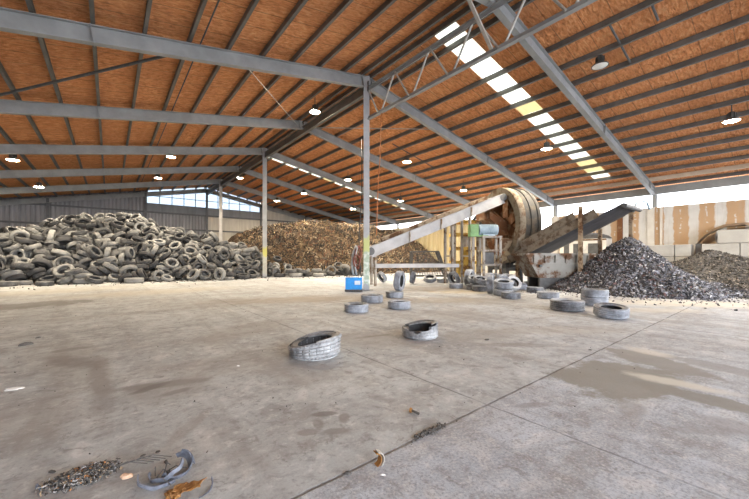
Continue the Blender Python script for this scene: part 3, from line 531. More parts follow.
# rafters and eave posts
RD=.46; RZ=.23+.235
FN=['','','','first','second','third','fourth','fifth','sixth','seventh']
for i,y in enumerate(FR):
    if y<-7: continue
    nm='%s rafter from the camera'%ORD[i]
    for s,xe,sn in ((1,XE+.15,'skylight'),(-1,XW,'tyre heap')):
        a=(XR+s*.02,y,deck(XR)-RZ); b=(xe,y,deck(xe)-RZ)
        mb=MB().ibeam(a,b,.20,RD,.022,.016)
        # splice plates and web stiffeners
        for q in (.012,.5,.93):
            p=V(a).lerp(V(b),q); d=(V(b)-V(a)).normalized()
            mb.bar(p-d*.012,p+d*.012,.21,RD+.03)
        struct(mb,'rafter_beam',M['steel'],'grey steel rafter on the %s slope, %s frame from the front'%(sn,ORD[max(1,i-1)]),'rafter')
    x=XE+.30
    mb=MB().ibeam((x,y,0),(x,y,deck(x)-.25),.22,.30,.02,.014,up=(1,0,0))
    struct(mb,'eave_column',M['steel'],'grey steel eave column behind the right wall boards, %s from the front'%ORD[max(1,i-1)],'column')
    mb=MB().ibeam((XW-.1,y,0),(XW-.1,y,deck(XW)-.25),.22,.30,.02,.014,up=(1,0,0))
    struct(mb,'eave_column',M['steel'],'grey steel eave column in the wall beside the tyre heap, %s from the front'%ORD[max(1,i-1)],'column')
# eave beams over the open strip of the right wall
struct(MB().sect((XE+.12,YB,5.62),(XE+.12,YF,5.62),[(-.06,-.20),(.06,-.20),(.06,.28),(-.06,.28)]),'eave_beam',M['steel'],'grey eave beam above the open strip of the right wall','beam')
# ridge columns
CN={FR[4]:('col_near','steel ridge column with pale green spray paint near the blue box'),FR[6]:('col_mid','steel ridge column with a yellow paint patch at the tyre heap'),FR[8]:('col_plain','plain steel ridge column farthest back behind the tyre heap'),FR[2]:('col_plain','plain steel ridge column behind the camera')}
for y,(mt,lb) in CN.items():
    t=thing('ridge_column',lb,'column',(XR,y,0),None,'structure')
    MB().ibeam((XR,y,.02),(XR,y,deck(XR)-.24),.25,.25,.018,.014,up=(.55,.83,0)).build('column_shaft',M[mt],t)
    MB().box((XR,y,.012),(.42,.42,.024)).build('base_plate',M['dark_steel'],t)
    mb=MB()
    mb.box((XR,y,deck(XR)-.72),(.34,.06,.30)); mb.bar((XR-.05,y-.2,deck(XR)-.95),(XR-.05,y-.2,deck(XR)-.5),.05,.05); mb.bar((XR+.08,y-.16,deck(XR)-.9),(XR-.06,y-.16,deck(XR)-.55),.03,.03)
    mb.build('cleat',M['dark_steel'],t)
# ridge truss between near columns (toward the camera), ridge girders further in
def truss(y0,y1,lb):
    zt,zb=8.74,7.48; st=1.83; n=7
    t=thing('ridge_truss',lb,'truss',(XR,y0,0),None,'structure')
    for z,nm in ((zt,'top_chord'),(zb,'bottom_chord')):
        MB().sect((XR,y0+.14,z),(XR,y1-.14,z),[(-.075,-.065),(.075,-.065),(.075,-.045),(.012,-.045),(.012,.085),(-.012,.085),(-.012,-.045),(-.075,-.045)] if z==zb else [(-.075,.065),(-.075,.045),(-.012,.045),(-.012,-.085),(.012,-.085),(.012,.045),(.075,.045),(.075,.065)]).build(nm,M['steel'],t)
    for k in range(n):
        ya=y1-k*st; yb=max(ya-st,y0)
        e=.16 if k==0 else .07
        MB().tube([(XR-.03,ya-e,zt-.02),(XR-.03,(ya+yb)/2+.08,zb+.02)],.036,7).build('web_bar',M['galv'],t)
        MB().tube([(XR+.03,yb+(.16 if k==n-1 else .07),zt-.02),(XR+.03,(ya+yb)/2-.08,zb+.02)],.036,7).build('web_bar',M['galv'],t)
    return t
truss(FR[2],FR[4],'light steel lattice truss along the ridge, running out from the near column')
for a,b,w in ((FR[4],FR[6],'near and middle'),(FR[6],FR[8],'middle and far'),(FR[8],YF,'far column and end')):
    mb=MB().ibeam((XR,a+.14,8.78),(XR,b-.14,8.78),.18,.42,.018,.012)
    struct(mb,'ridge_beam',M['purlin'],'dark ridge girder between the %s %s'%(w,'wall' if 'end' in w else 'columns'),'beam')
# braces
def rod(name,pts,r,mat,lb,cat='brace'): return struct(MB().tube(pts,r,6),name,M[mat],lb,cat)
rz=lambda x,d=.42: deck(x)-d
struct(MB().bar((XR-.08,FR[3]-.05,7.52),(7.35,FR[3]-.05,rz(7.35,.6)),.09,.07),'knee_brace_trim',M['galv'],'pale knee brace from the truss up to the rafter','brace')
rod('roof_brace_trim',[(XR+.1,FR[5]-.2,rz(XR,.62)),(13.3,FR[4]+.15,rz(13.3,.55))],.022,'galv','thin pale tie rod crossing behind the near column')
rod('roof_brace_trim',[(1.6,FR[4]+.15,rz(1.6,.5)),(-3.9,FR[5]-.15,rz(-3.9,.5))],.045,'dark_steel','dark round brace between the rafters above the tyre heap')
rod('roof_brace_trim',[(3.7,FR[4]+.15,rz(3.7,.55)),(8.4,FR[5]-.15,rz(8.4,.55))],.016,'galv','thin tie rod reaching the ridge behind the first rafter')
for (xa,xb,y) in ((PS[3]+.1,PS[5],3.6),(PS[3],PS[4]-.35,2.55)):
    rod('bridging_trim',[(xa,y,rz(xa,.13)),(xb,y,rz(xb,.13))],.035,'dark_steel','short dark bridging bar between purlins at y %s'%('one') if False else 'short dark bridging bar between purlins, the %s one'%('longer' if xb>14 else 'shorter'))
for a,b in ((13.8,15.4),):
    rod('roof_brace_trim',[(a,FR[5]-2.2,rz(a,.12)),(b+2.5,FR[5]-2.0,rz(b+2.5,.12))],.03,'dark_steel','dark bridging bar on the roof beyond the second rafter')
# ------------------------------------------------------------------ end wall
def corrugated(x0,x1,zb,ztop,y,per=.32,d=.05):
    mb=MB(); x=x0; pts=[]
    while x<x1-1e-6:
        for dx,dy in ((0,0),(.34*per,0),(.5*per,d),(.84*per,d)):
            if x+dx<x1: pts.append((x+dx,y-dy))
        x+=per
    pts.append((x1,y))
    for (xa,ya),(xb,yb) in zip(pts,pts[1:]):
        mb.add([(xa,ya,zb),(xb,yb,zb),(xb,yb,ztop(xb)),(xa,ya,ztop(xa))],[(0,1,2,3)])
    return mb
WX0,WX1,WZ=3.05,15.0,7.12
struct(corrugated(XW,WX0,0,lambda x:deck(x),YF),'wall_far',M['corr'],'grey corrugated end wall cladding above the tall tyre heap','wall')
struct(corrugated(WX0,XR,0,lambda x:6.25,YF),'wall_far',M['corr'],'grey corrugated cladding under the end windows','wall')
struct(corrugated(XR,XE,0,lambda x:6.25 if x<WX1 else deck(x),YF,.9,.03),'wall_far',M['pale_sheet'],'pale sheeted end wall behind the brown shred heap','wall')
struct(MB().box(((WX0+WX1)/2,YF,(6.25+WZ)/2),(WX1-WX0,.06,WZ-6.25)),'wall_far',M['band'],'flat dark grey band under the end windows','wall')
for z in (1.6,3.0,4.5,6.2):
    struct(MB().bar((XW,YF-.13,z),(XE,YF-.13,z),.12,.16),'girt_trim',M['girt'],'dark horizontal girt on the end wall, %s from the floor'%ORD[int(z/1.4)],'girt')
for x,lb in ((-4.4,'left of the end windows beside the heap'),(WX0-.1,'at the edge of the end windows'),(XR,'under the gable peak'),(15.1,'at the low end of the gable window'),(21.2,'behind the brown shred heap')):
    struct(MB().ibeam((x,YF-.22,0),(x,YF-.22,deck(x)-.3),.2,.26,.02,.014,up=(0,1,0)),'wall_column',M['girt'],'dark wall column %s'%lb,'column')
for wi,(xa,xb) in enumerate(((WX0,XR),(XR,WX1))):
    t=thing('window_%d'%(wi+1),['bright gable window with mullions on the side of the tyre heap','sloping gable window with mullions beside the far column'][wi],'window',((xa+xb)/2,YF,WZ),None,'structure')
    mb=MB(); n=5
    ztop=lambda x:deck(x)+.02
    for k in range(n+1):
        x=xa+(xb-xa)*k/n
        if ztop(x)-WZ>.05: mb.bar((x,YF-.03,WZ),(x,YF-.03,ztop(x)),.07,.07,up=(0,1,0))
    mb.bar((xa,YF-.03,WZ),(xb,YF-.03,WZ),.08,.08)
    zm=WZ+.82; xm0=max(xa,XR-(deck(XR)-zm)/SL+.3); xm1=min(xb,XR+(deck(XR)-zm)/SL-.3)
    mb.bar((xm0,YF-.03,zm),(xm1,YF-.03,zm),.06,.06)
    mb.build('window_frame',M['girt'],t)
    for k in range(n):
        x0=xa+(xb-xa)*k/n+.03; x1=xa+(xb-xa)*(k+1)/n-.03
        za,zb=max(ztop(x0),WZ+.02),max(ztop(x1),WZ+.02)
        MB().add([(x0,YF,WZ),(x1,YF,WZ),(x1,YF,zb),(x0,YF,za)],[(0,1,2,3)]).build('pane',M['pane'],t)
# left wall, out of the picture; unseen rear end left open for sky light
struct(MB().box((XW-.3,(YF+YB)/2,2.9),(.1,YF-YB,5.8)),'wall_left',M['corr'],'grey cladding wall beyond the tyre heap','wall')
# right wall
PT=4.60
struct(MB().box((XE+.06,2.5,PT/2),(.12,6.1,PT)),'wall_right',M['wall_right'],'brown and white stained wall boards behind the concrete blocks','wall')
struct(MB().box((XE+.06,(FR[3]+FR[4])/2+.13,PT/2),(.12,6.2,PT)),'wall_right',M['wall_right'],'mostly white wall boards behind the discharge conveyor','wall')
struct(MB().box((XE+.06,14.7,1.55),(.12,5.9,3.1)),'wall_right',M['white_panel'],'low white wall section behind the drum with a wide open strip above','wall')
def ribs(y0,y1,h):
    mb=MB(); y=y0; pts=[]
    while y<y1:
        for dy,dx in ((0,0),(.30,0),(.36,.10),(.66,.10)): pts.append((XE+.02+dx,min(y+dy,y1)))
        y+=.72
    for (xa,ya),(xb,yb) in zip(pts,pts[1:]): mb.add([(xa,ya,0),(xb,yb,0),(xb,yb,h),(xa,ya,h)],[(0,1,2,3)])
    return mb
struct(ribs(17.75,YF,4.9),'wall_right',M['ribbed'],'ribbed wall panels coloured yellow for warm light, behind the feed conveyor','wall')
for y,wd,mt in ((FR[3]+.12,.34,'white_panel'),(5.15,.12,'white_panel'),(7.3,.30,'rust_plate'),(FR[4]-.2,.3,'white_panel'),(FR[5],.3,'white_panel'),(.4,.10,'white_panel')):
    struct(MB().box((XE-.05,y,PT/2),(.09,wd,PT)),'trim_post',M[mt],'%s upright post on the right wall %s'%('rusty' if mt=='rust_plate' else 'pale',{5.15:'at the stained boards',7.3:'near the shredded rubber pile',.4:'by the last concrete blocks'}.get(y,'at eave column %s'%ORD[int((y+7)/6)])),'post')
# ------------------------------------------------------------------ high-bay lamps
def make_lamp(p,lit,label):
    t=thing('high_bay_lamp',label,'lamp',p,'high bay lamps under the roof',None,0,False)
    dk=deck(p.x)-p.z
    s_=1.3
    MB().tube([(0,0,.26*s_),(0,0,dk)],.018,6).build('hanger',M['dark_steel'],t)
    hs=MB().lathe([(0,.27*s_),(.06*s_,.27*s_),(.085*s_,.24*s_),(.085*s_,.10*s_),(.11*s_,.08*s_),(.2*s_,.02),(.205*s_,-.01),(.19*s_,-.01),(.10*s_,.06*s_),(0,.07*s_)],24).build('housing',M['lamp_body'],t,auto=40)
    for k in range(8):
        a=2*PI*k/8; MB().box((math.cos(a)*.095*s_,math.sin(a)*.095*s_,.17*s_),(.04,.01,.14*s_),Matrix.Rotation(a,3,'Z')).build('heat_fin',M['lamp_body'],hs)
    MB().lathe([(0,-.02),(.17*s_,-.015),(.185*s_,.0)],24).build('lens',M['lamp_on' if lit else 'lamp_off'],t,smooth=True)
    if lit:
        L=bpy.data.lights.new('lamp_light','SPOT'); L.spot_size=math.radians(165); L.spot_blend=.7; L.energy=LAMP_W; L.color=(1,.86,.68); L.shadow_soft_size=.16
        o=bpy.data.objects.new('lamp_light',L); COL.objects.link(o); o.parent=t; o.location=(0,0,-.06)
LAMP_W=140
LAMPS=[(13,162,'far left above the tyre heap, nearest of that side'),(171,159,'above the tyre heap before the end windows'),(39,189,'low over the left flank of the tyre heap'),(158,180,'over the crest of the tyre heap'),(240,180,'beside the gable window peak'),(315,114,'large and close beyond the ridge next to the near column'),(407,164,'past the near column above the feed conveyor'),(348,182,'beside the far skylight strip left of the near column'),(304,195.5,'above the brown shred heap, middle of three'),(277,203,'lowest over the back of the brown heap'),(353,211,'low behind the near column over the brown heap'),(400.5,203,'at the low end of the far skylight strip'),(463.5,192.5,'above the upper feed conveyor left of the drum'),(546.7,151,'beside the near skylight strip above the drum'),(731.6,123,'above the stained right wall boards')]
for x,y,lb in LAMPS:
    make_lamp(on_roof(x,y-2,.75),True,'lit high bay lamp '+lb)
make_lamp(on_roof(600,66,.50),False,'dark high bay lamp, unlit, hanging between purlins above the near skylights')
for k,p in enumerate(((0,4),(0,-6),(18,-3),(4,-1),(22,-8),(12,-9))):
    pass
# ================================================================== TYRES
def tyre_prof(R,W,rb,step):
    h=R-rb; t=W*.5
    out=[(rb,-.33*W),(rb+.012,-.40*W),(rb+.05*h/.2*1.0 if False else rb+.22*h,-.47*W),(rb+.5*h,-.5*W),(rb+.78*h,-.48*W),(R-.10*h,-.455*W)]
    return out
def tyre_meshes(name,R,W,rbf=.58,n=64,mats=('rub_loose','rub_loose','rub_inner'),deform=None,drop=None,gm=1.0):
    """returns tread, two sidewalls, inner liner as meshes"""
    rb=R*rbf; h=R-rb
    side=[(rb+.004,.30*W),(rb,.36*W),(rb+.02,.415*W),(rb+.06,.45*W),(rb+.075,.447*W),(rb+.45*h,.495*W),(rb+.72*h,.49*W),(rb+.76*h,.497*W),(R-.035,.455*W)]
    g=.012*R/.33*gm
    tr=[(R-.035,.455*W),(R-.010,.425*W),(R-.002,.385*W)]
    for c in (.27,.09,-.09,-.27):
        w=.020*W/.22
        tr+= [(R,(c+.0)*W+w),(R-g,c*W+w*.6),(R-g,c*W-w*.6),(R,c*W-w)]
    tr+=[(R-.002,-.385*W),(R-.010,-.425*W),(R-.035,-.455*W)]
    inn=[(rb+.004,.30*W),(rb+.05,.36*W),(R-.075,.42*W),(R-.034,.36*W),(R-.028,0),(R-.034,-.36*W),(R-.075,-.42*W),(rb+.05,-.36*W),(rb+.004,-.30*W)]
    k=len(tr)
    def lug(i,j,r):
        edge=min(j,k-1-j)
        if edge in (1,2,3) and i%2: return r-g*1.15
        if 3<j<k-4 and i%4==0: return r-g*.55
        return r
    res=[]
    for nm,prof,mt,mod in (('tread',tr,mats[0],lug),('sidewall',side,mats[1],None),('sidewall',[(r,-z) for r,z in side][::-1],mats[1],None),('inner_liner',inn[::-1],mats[2],None)):
        mb=MB().lathe(prof,n,mod=mod)
        if deform: mb.v=[deform(V(p)) for p in mb.v]
        if drop:
            keep=[(f,m) for f,m in zip(mb.f,mb.m) if not drop(nm,sum((V(mb.v[i]) for i in f),V((0,0,0)))/len(f))]
            mb.f=[f for f,_ in keep]; mb.m=[m for _,m in keep]
        me=mb.mesh(nm,M[mt],False); me.polygons.foreach_set('use_smooth',[True]*len(me.polygons)); me.set_sharp_from_angle(angle=math.radians(38))
        res.append((nm,me))
    return res
def tyre_thing(meshes,loc,quat,label,group,name='loose_tyre'):
    t=bpy.data.objects.new(name,None); COL.objects.link(t); t.empty_display_size=.2
    t.location=loc; t.rotation_mode='QUATERNION'; t.rotation_quaternion=quat
    tag(t,label,'tyre',group)
    for nm,me in meshes:
        o=bpy.data.objects.new(nm,me); COL.objects.link(o); o.parent=t
    return t
def qflat(yaw=0,tilt=0,az=0):
    return Quaternion((math.sin(az),-math.cos(az),0),-tilt)@Quaternion((0,0,1),yaw)
def qup(az,lean=0):
    """axis pointing horizontally along azimuth az (from +Y to +X); lean tips it over"""
    a=V((math.sin(az)*math.cos(lean),math.cos(az)*math.cos(lean),math.sin(lean)))
    return V((0,0,1)).rotation_difference(a)
KIND={'car':tyre_meshes('car',.33,.215,.60,56),'carp':tyre_meshes('carp',.33,.22,.60,56,('rub_pale','rub_pale','rub_inner')),'van':tyre_meshes('van',.365,.235,.58,56),'truck':tyre_meshes('truck',.43,.28,.585,64)}
KR={'car':(.33,.215),'carp':(.33,.22),'van':(.365,.235),'truck':(.43,.28)}
LG='loose tyres scattered on the concrete floor'
def T(kind,px,t,z,pose,label,a=0,b=0,ds=0):
    """pose flat: b=tilt towards azimuth a;  up: axis azimuth a, lean b; z = bottom height"""
    R,W=KR[kind]; p=at(px,t)
    if pose=='flat':
        q=qflat(random.uniform(0,6),b,a); hz=math.cos(b)*W/2+abs(math.sin(b))*R
    else:
        q=qup(a,b); hz=R*math.cos(b)+abs(math.sin(b))*W/2
    return tyre_thing(KIND[kind],(p.x,p.y,z+hz),q,label,LG)
def tf(by,R): return HC*FPX/(by-257.0)+R          # centre depth of a flat tyre whose front foot shows at by
# foreground slumped tyre and ripped tyre
AZV=math.atan2(ray(315).x,ray(315).y)
vr=V((math.cos(AZV),-math.sin(AZV),0)); vf=V((math.sin(AZV),math.cos(AZV),0))
def slump(p):
    u=p.dot(vr)/.39; z=p.z+.125
    f=.98+.33*u-.15*u*u
    q=p.copy(); q.z=z*max(.36,f)*1.05-.125
    q=q+vr*(.03*u)*(z/.25)
    return q
ms=tyre_meshes('slump',.375,.25,.62,88,('rub_pale','rub_pale','rub_inner'),slump,lambda nm,c: nm=='sidewall' and c.z>.02 and c.dot(vr)<.02 and c.dot(vf)<.22,1.5)
p=at(315,tf(362,.375)); tyre_thing(ms,(p.x,p.y,.127),Quaternion(),'pale worn tyre nearest the camera, slumped low on one side',LG)
AZ2=math.atan2(ray(420).x,ray(420).y); wr=V((math.cos(AZ2),-math.sin(AZ2),0)); wf=V((math.sin(AZ2),math.cos(AZ2),0))
def ripd(p):
    q=p.copy(); u=p.dot(wr)/.33; z=p.z+.12
    q.z=z*(1.0+.22*u*(1 if z>.1 else 0))-.12
    return q
def ripdrop(nm,c):
    u,w=c.dot(wr),c.dot(wf)
    a=math.atan2(w,u)
    jag=.018*math.sin(a*7)+.012*math.sin(a*13+1)
    if nm=='sidewall' and c.z>0: return w<.12+jag and not (u>.20+jag)
    if nm in('tread','inner_liner') and c.z>-.005+ .36*abs(u+.05)+jag*.5 and w<-.03: return abs(u)<.29
    return False
ms=tyre_meshes('rip',.33,.235,.66,96,('rub_pale','rub_pale','rub_inner'),ripd,ripdrop)
p=at(420,tf(341,.33)); tyre_thing(ms,(p.x,p.y,.122),Quaternion(),'ripped tyre lying open with a jagged torn sidewall and dark hollow inside',LG)
# around the near column
T('car',356.5,tf(313.5,.33),0,'flat','small tyre lying flat alone in front of the blue box')
T('van',372,tf(303.5,.365),0,'flat','tyre lying flat right at the foot of the near column')
T('car',399,tf(310,.33),0,'flat','tyre lying flat, front one of the cluster under the upright tyre')
T('car',394.5,12.0,0,'flat','tyre lying flat under the tyre that stands on edge')
T('van',399.5,11.95,.218,'up','big tyre standing on edge on top of flat ones beside the near column',math.radians(-28),.06)
# mid cluster under the feed conveyor
T('car',382,18.6,0,'up','dark tyre leaning low behind the near column under the conveyor tail',AZ+1.0,.55)
T('car',413,18.0,0,'up','tyre on edge behind the standing tyre, under the lower beam',AZ-1.25,.22)
T('van',430,18.7,0,'flat','tyre propped up at a slant showing its hole, left of two under the lower beam',AZ+PI,.42)
T('car',442.5,18.9,0,'flat','tyre lying flat, right of the two under the lower beam',0,0)
T('car',456,15.6,0,'flat','tyre lying flat just in front of the leaning thin tyre')
T('van',454,16.6,0,'up','tyre leaning steeply on edge behind the flat one at the conveyor legs',AZ+1.15,.28)
# the jumble before the machine frame (resting poses: millimetres, then quaternion in thousandths)
JUM=[('truck',13685,9798,430,706,-665,-240,-32,'broad tyre on edge at the rear left end of the jumble'),
('van',13700,8700,366,685,650,279,-174,'tyre on edge showing its dark hole, upper one at the back of the jumble'),
('carp',15197,9351,331,705,39,706,54,'pale tyre on edge in the rear of the jumble below the machine posts'),
('carp',15089,8717,331,707,-702,-84,-9,'pale broad tyre on edge in the rear right of the jumble'),
('van',11857,7507,366,406,627,-326,579,'tyre on edge at the front left of the jumble'),
('van',12768,7531,366,675,704,64,-210,'tyre on edge facing out with dark hollow, middle of the jumble'),
('car',13615,9150,147,988,-55,-1,147,'tyre lying flat beneath the left end of the jumble, rear one'),
('car',12744,8891,112,1000,0,0,-1,'tyre lying flat beneath the left end of the jumble, front one'),
('car',12369,8339,112,999,0,0,48,'flat tyre between the left end and the front of the jumble'),
('van',14484,8369,122,1000,0,0,-5,'flat tyre under the pale tyres at the rear right of the jumble'),
('van',11701,6858,122,978,0,0,-207,'flat tyre at the front foot of the jumble, larger one'),
('car',14446,7673,112,963,0,0,-271,'flat tyre right of the whitish leaning tyre'),
('carp',15407,8218,114,1000,0,0,1,'pale flat tyre behind the right end of the jumble'),
('car',11023,6167,112,0,-998,70,0,'flat tyre in front of the jumble, nearest of that group')]
for k_,x,y,z,a_,b_,c_,d_,lb in JUM:
    tyre_thing(KIND[k_],(x/1000,y/1000,z/1000),Quaternion((a_,b_,c_,d_)).normalized(),lb,LG)
T('carp',513.5,14.15,.0,'up','whitish tyre leaning back with its hole up, brightest of the jumble',AZ+PI-.25,.55)
T('car',475,15.3,.225,'flat','pale tyre tipped up on top of the flat ones at the left of the jumble',AZ+PI,.35)
T('van',507,15.25,.245,'flat','tyre tipped on the flat one at the rear right of the jumble',AZ+PI-.4,.28)
T('car',480.5,14.9,.23,'flat','tyre tipped on the flat ones behind the front left upright tyre',AZ+PI+.5,.30)
T('van',503.5,12.72,.25,'flat','tyre slumped on the larger front flat tyre of the jumble',AZ+PI,.20)
# flat ones between jumble and skip
T('car',530.5,17.0,0,'flat','far flat tyre below the left end of the skip')
T('car',549,16.2,0,'flat','far flat tyre below the middle of the skip')
T('car',535,13.7,0,'flat','flat tyre in the second row between the jumble and the skip')
T('van',548,tf(299.5,.365),0,'flat','tyre lying flat just behind the largest flat tyre')
T('truck',567,tf(312.5,.43),0,'flat','largest flat tyre, lying in front of the row by the rubber pile')
T('van',594.5,tf(307,.365)+.1,0,'flat','lower tyre of the stack of two at the foot of the shredded pile')
T('van',594.8,tf(307,.365)+.12,.2365,'flat','upper tyre of the stack of two at the foot of the shredded pile')
T('van',611,tf(320.5,.365),0,'flat','tyre nearest the shredded pile, tilted with its opening up',AZ+PI,.13)
# ------------------------------------------------------------------ the heap
HT=[(.40,.25),(.46,.28),(.35,.22),(.31,.20)]
def heap_mesh(R,W,k):
    rb=R*.585; h=R-rb
    pr=[(rb,-.33*W),(rb+.02,-.42*W),(rb+.5*h,-.5*W),(R-.05,-.47*W),(R-.012,-.41*W),(R,-.30*W),(R-.014,-.20*W),(R,-.12*W),(R-.012,0),(R,.12*W),(R-.014,.20*W),(R,.30*W),(R-.012,.41*W),(R-.05,.47*W),(rb+.5*h,.5*W),(rb+.02,.42*W),(rb,.33*W),(rb+.05,.36*W),(R-.05,.37*W),(R-.035,0),(R-.05,-.37*W),(rb+.05,-.36*W)]
    mb=MB().lathe(pr,30,closed=True,mod=lambda i,j,r:(r-.016 if (i%2 and j in(3,4,5,11,12,13)) else r)); mb.f=[f[::-1] for f in mb.f]
    return mb
HM=[heap_mesh(R,W,i) for i,(R,W) in enumerate(HT)]
HME=[]
for mb in HM:
    me=mb.mesh('heap_tyre',M['rub_heap']); me.polygons.foreach_set('use_smooth',[True]*len(me.polygons)); me.set_sharp_from_angle(angle=math.radians(45)); HME.append(me)
def unrec(r): return r[0]&3,V([c/100 for c in r[1:4]]),Quaternion([c/500 for c in r[4:8]]).normalized(),r[0]>=4
core=MB()
ind=[]
for r in HEAP:
    t,l,q,hid=unrec(r)
    if hid:
        core.add([q@V(p)+l for p in HM[t].v],HM[t].f)
    else: ind.append((t,l,q))
def pxo(l):
    d=l.dot(FW); return 374.5+FPX*l.dot(RT)/d, 257-FPX*(l.z-HC)/d
SEC=[(-99,34,'left end of the heap'),(34,75,'heap below the far left lamp'),(75,112,'heap below the corrugated wall'),(112,150,'heap left of the end windows'),(150,190,'heap under the end windows'),(190,228,'heap before the far column'),(228,250,'heap tail left of the middle column'),(250,276,'heap tail at the middle column'),(276,312,'tyre row before the brown heap'),(312,999,'tyre row left of the blue box')]
items={}
for t,l,q in ind:
    x,y=pxo(l)
    for a,b,nm in SEC:
        if a<=x<b: break
    hb=0 if l.z<.6 else 1 if l.z<1.4 else 2 if l.z<2.3 else 3 if l.z<3.2 else 4
    items.setdefault((nm,hb),[]).append((x,t,l,q))
HB=['foot','lower part','middle','upper part','crest']
for (nm,hb),L in items.items():
    L.sort(key=lambda e:e[0])
    for k,(x,t,l,q) in enumerate(L):
        ax=abs((q@V((0,0,1))).z)
        pose='flat' if ax>.85 else 'upright' if ax<.35 else 'tilted'
        o=bpy.data.objects.new('heap_tyre',HME[t]); COL.objects.link(o); o.location=l; o.rotation_mode='QUATERNION'; o.rotation_quaternion=q
        sz='' if t in(0,) else ('large ' if t==1 else 'small ' if t==3 else 'mid-size ')
        pl=('%s from left, %s of %s'%(ORD[k+1],HB[hb],nm)) if len(L)>1 else 'alone, %s of %s'%(HB[hb],nm)
        tag(o,'%s%s tyre, %s'%(sz,pose,pl),'tyre','tyres of the big heap')
# mound under the heap
def hfield(x0,x1,y0,y1,nx,ny,f):
    mb=MB(); vs=[(x0+(x1-x0)*i/nx,y0+(y1-y0)*j/ny,0) for i in range(nx+1) for j in range(ny+1)]
    vs=[(x,y,f(x,y)) for x,y,_ in vs]
    fs=[(i*(ny+1)+j,(i+1)*(ny+1)+j,(i+1)*(ny+1)+j+1,i*(ny+1)+j+1) for i in range(nx) for j in range(ny)]
    fs=[q for q in fs if max(vs[i][2] for i in q)>-.06]
    return mb.add(vs,fs)
def lerp_pts(pts,x):
    if x<=pts[0][0]: return pts[0][1]
    for (a,b),(c,d) in zip(pts,pts[1:]):
        if x<=c: return b+(d-b)*(x-a)/(c-a)
    return pts[-1][1]
CR=[(-9.5,2.3),(-5,2.7),(-4,3.1),(-2.6,4.05),(1,4.3),(2.6,4.1),(4.2,3.2),(6,2.6),(8.8,1.8),(10.4,1.3),(12,1.0),(14,.75),(16,.6)]
FT=[(-9.5,26.3),(-4.4,25.6),(0,24.6),(2.5,23.9),(4.5,23.4),(8.8,23.9),(11,22.6),(14,21.4),(16,21)]
def coreh(x,y):
    f=lerp_pts(FT,x)+1.2; c=lerp_pts(CR,x)-1.05; run=max(1.5,c*1.62); s=(y-f)/run
    h=-.1 if s<=0 else c if s>=1 else c*s
    return min(h,1.1) if x>9 else h
hm=hfield(-9.1,9.3,20,35.6,60,40,coreh); core.add(hm.v,hm.f,1)
tag(core.build('heaped_tyres',[M['rub_heap'],M['heap_core']],smooth=True),'deeper tyres and packed rubber inside the big heap','tyres',None,'stuff')
# ------------------------------------------------------------------ brown shredded heap
BF=[(9.4,26.0),(10,25.2),(12,23.8),(14,22.8),(17,22.0),(20,21.7),(26.9,21.6)]
BC=[(9.4,1.0),(10,2.2),(11.4,3.9),(13,4.5),(16,4.7),(20,4.9),(24,4.6),(26.9,4.1)]
def brownh(x,y):
    f=lerp_pts(BF,x); c=lerp_pts(BC,x); run=c*1.75; s=(y-f)/run
    if s<0: return -.1
    s=min(1,s); h=c*(1-(1-s)**1.35)
    return h+(noise.noise(V((x*.55,y*.55,2)))*.45+noise.noise(V((x*1.7,y*1.7,5)))*.22)*min(1,h*1.2)
bm_=hfield(9.4,26.9,21.4,41.6,80,80,brownh)
rs=random.Random(5)
mb=bm_; mb.m=[1]*len(mb.f); n_=0
while n_<9500:
    x=rs.uniform(9.6,26.5); y=lerp_pts(BF,x)+rs.random()**1.25*13
    if y>41: continue
    h=brownh(x,y)
    if h<.02: continue
    n_+=1
    L=rs.uniform(.2,.75); R=rs.uniform(.15,.5); w=rs.uniform(.025,.07); th=rs.uniform(.012,.03)
    q=Quaternion((rs.gauss(0,1),rs.gauss(0,1),rs.gauss(0,1),rs.gauss(0,1))).normalized(); c=V((x,y,h+rs.uniform(-.02,.20)))
    a=L/R; k=4; vs=[]
    for i in range(k+1):
        an=-a/2+a*i/k
        for rr_,zz in ((R-th,-w/2),(R+th,-w/2),(R+th,w/2),(R-th,w/2)): vs.append(q@V((rr_*math.cos(an)-R,rr_*math.sin(an),zz))+c)
    fs=[(0,1,2,3),(4*k+3,4*k+2,4*k+1,4*k)]+[(4*i+j,4*i+4+j,4*i+4+(j+1)%4,4*i+(j+1)%4) for i in range(k) for j in range(4)]
    mb.add(vs,fs)
tag(mb.build('shredded_heap',[M['strips'],M['mound_brown']]),'tall heap of tangled brown tyre strips along the end wall','heap',None,'stuff')
# ------------------------------------------------------------------ grey shredded rubber pile and dark pile
PC=V((17.9,4.55)); 
def pileh(x,y):
    dx,dy=x-PC.x,y-PC.y; r=math.hypot(dx,dy)
    e=dx*RT.x+dy*RT.y; e=e*1.22 if e>0 else e*1.0; f_=dx*FW.x+dy*FW.y; r=math.hypot(e,f_*.95)
    h=2.50-math.sqrt(r*r*.80+.06) if r<1.75 else .93-(r-1.75)*.62
    h=max(h,0.40-.20*math.hypot((x-19.4)*.8,(y-2.4)*.75))
    h+=noise.noise(V((x*1.3,y*1.3,1)))*.10+noise.noise(V((x*4,y*4,1)))*.04
    return h if h>0 else -.1
def pile2h(x,y):
    r=math.hypot((x-24.3)/5.9,(y-2.6)/4.6)
    h=1.75*(1-r)-.05*(1-r)**2*0
    r2=math.hypot((x-20.5)/3.4,(y-1.2)/3.0); h=max(h,.55*(1-r2))
    h+= (noise.noise(V((x*.9,y*.9,9)))*.16+noise.noise(V((x*2.7,y*2.7,3)))*.07)*min(1,max(0,h*2))
    return h if h>0 and x<25.15 else -.1
PM1=hfield(14,21.4,-.2,9,70,70,pileh); PM2=hfield(18.3,25.14,-3.5,7.5,70,70,pile2h)
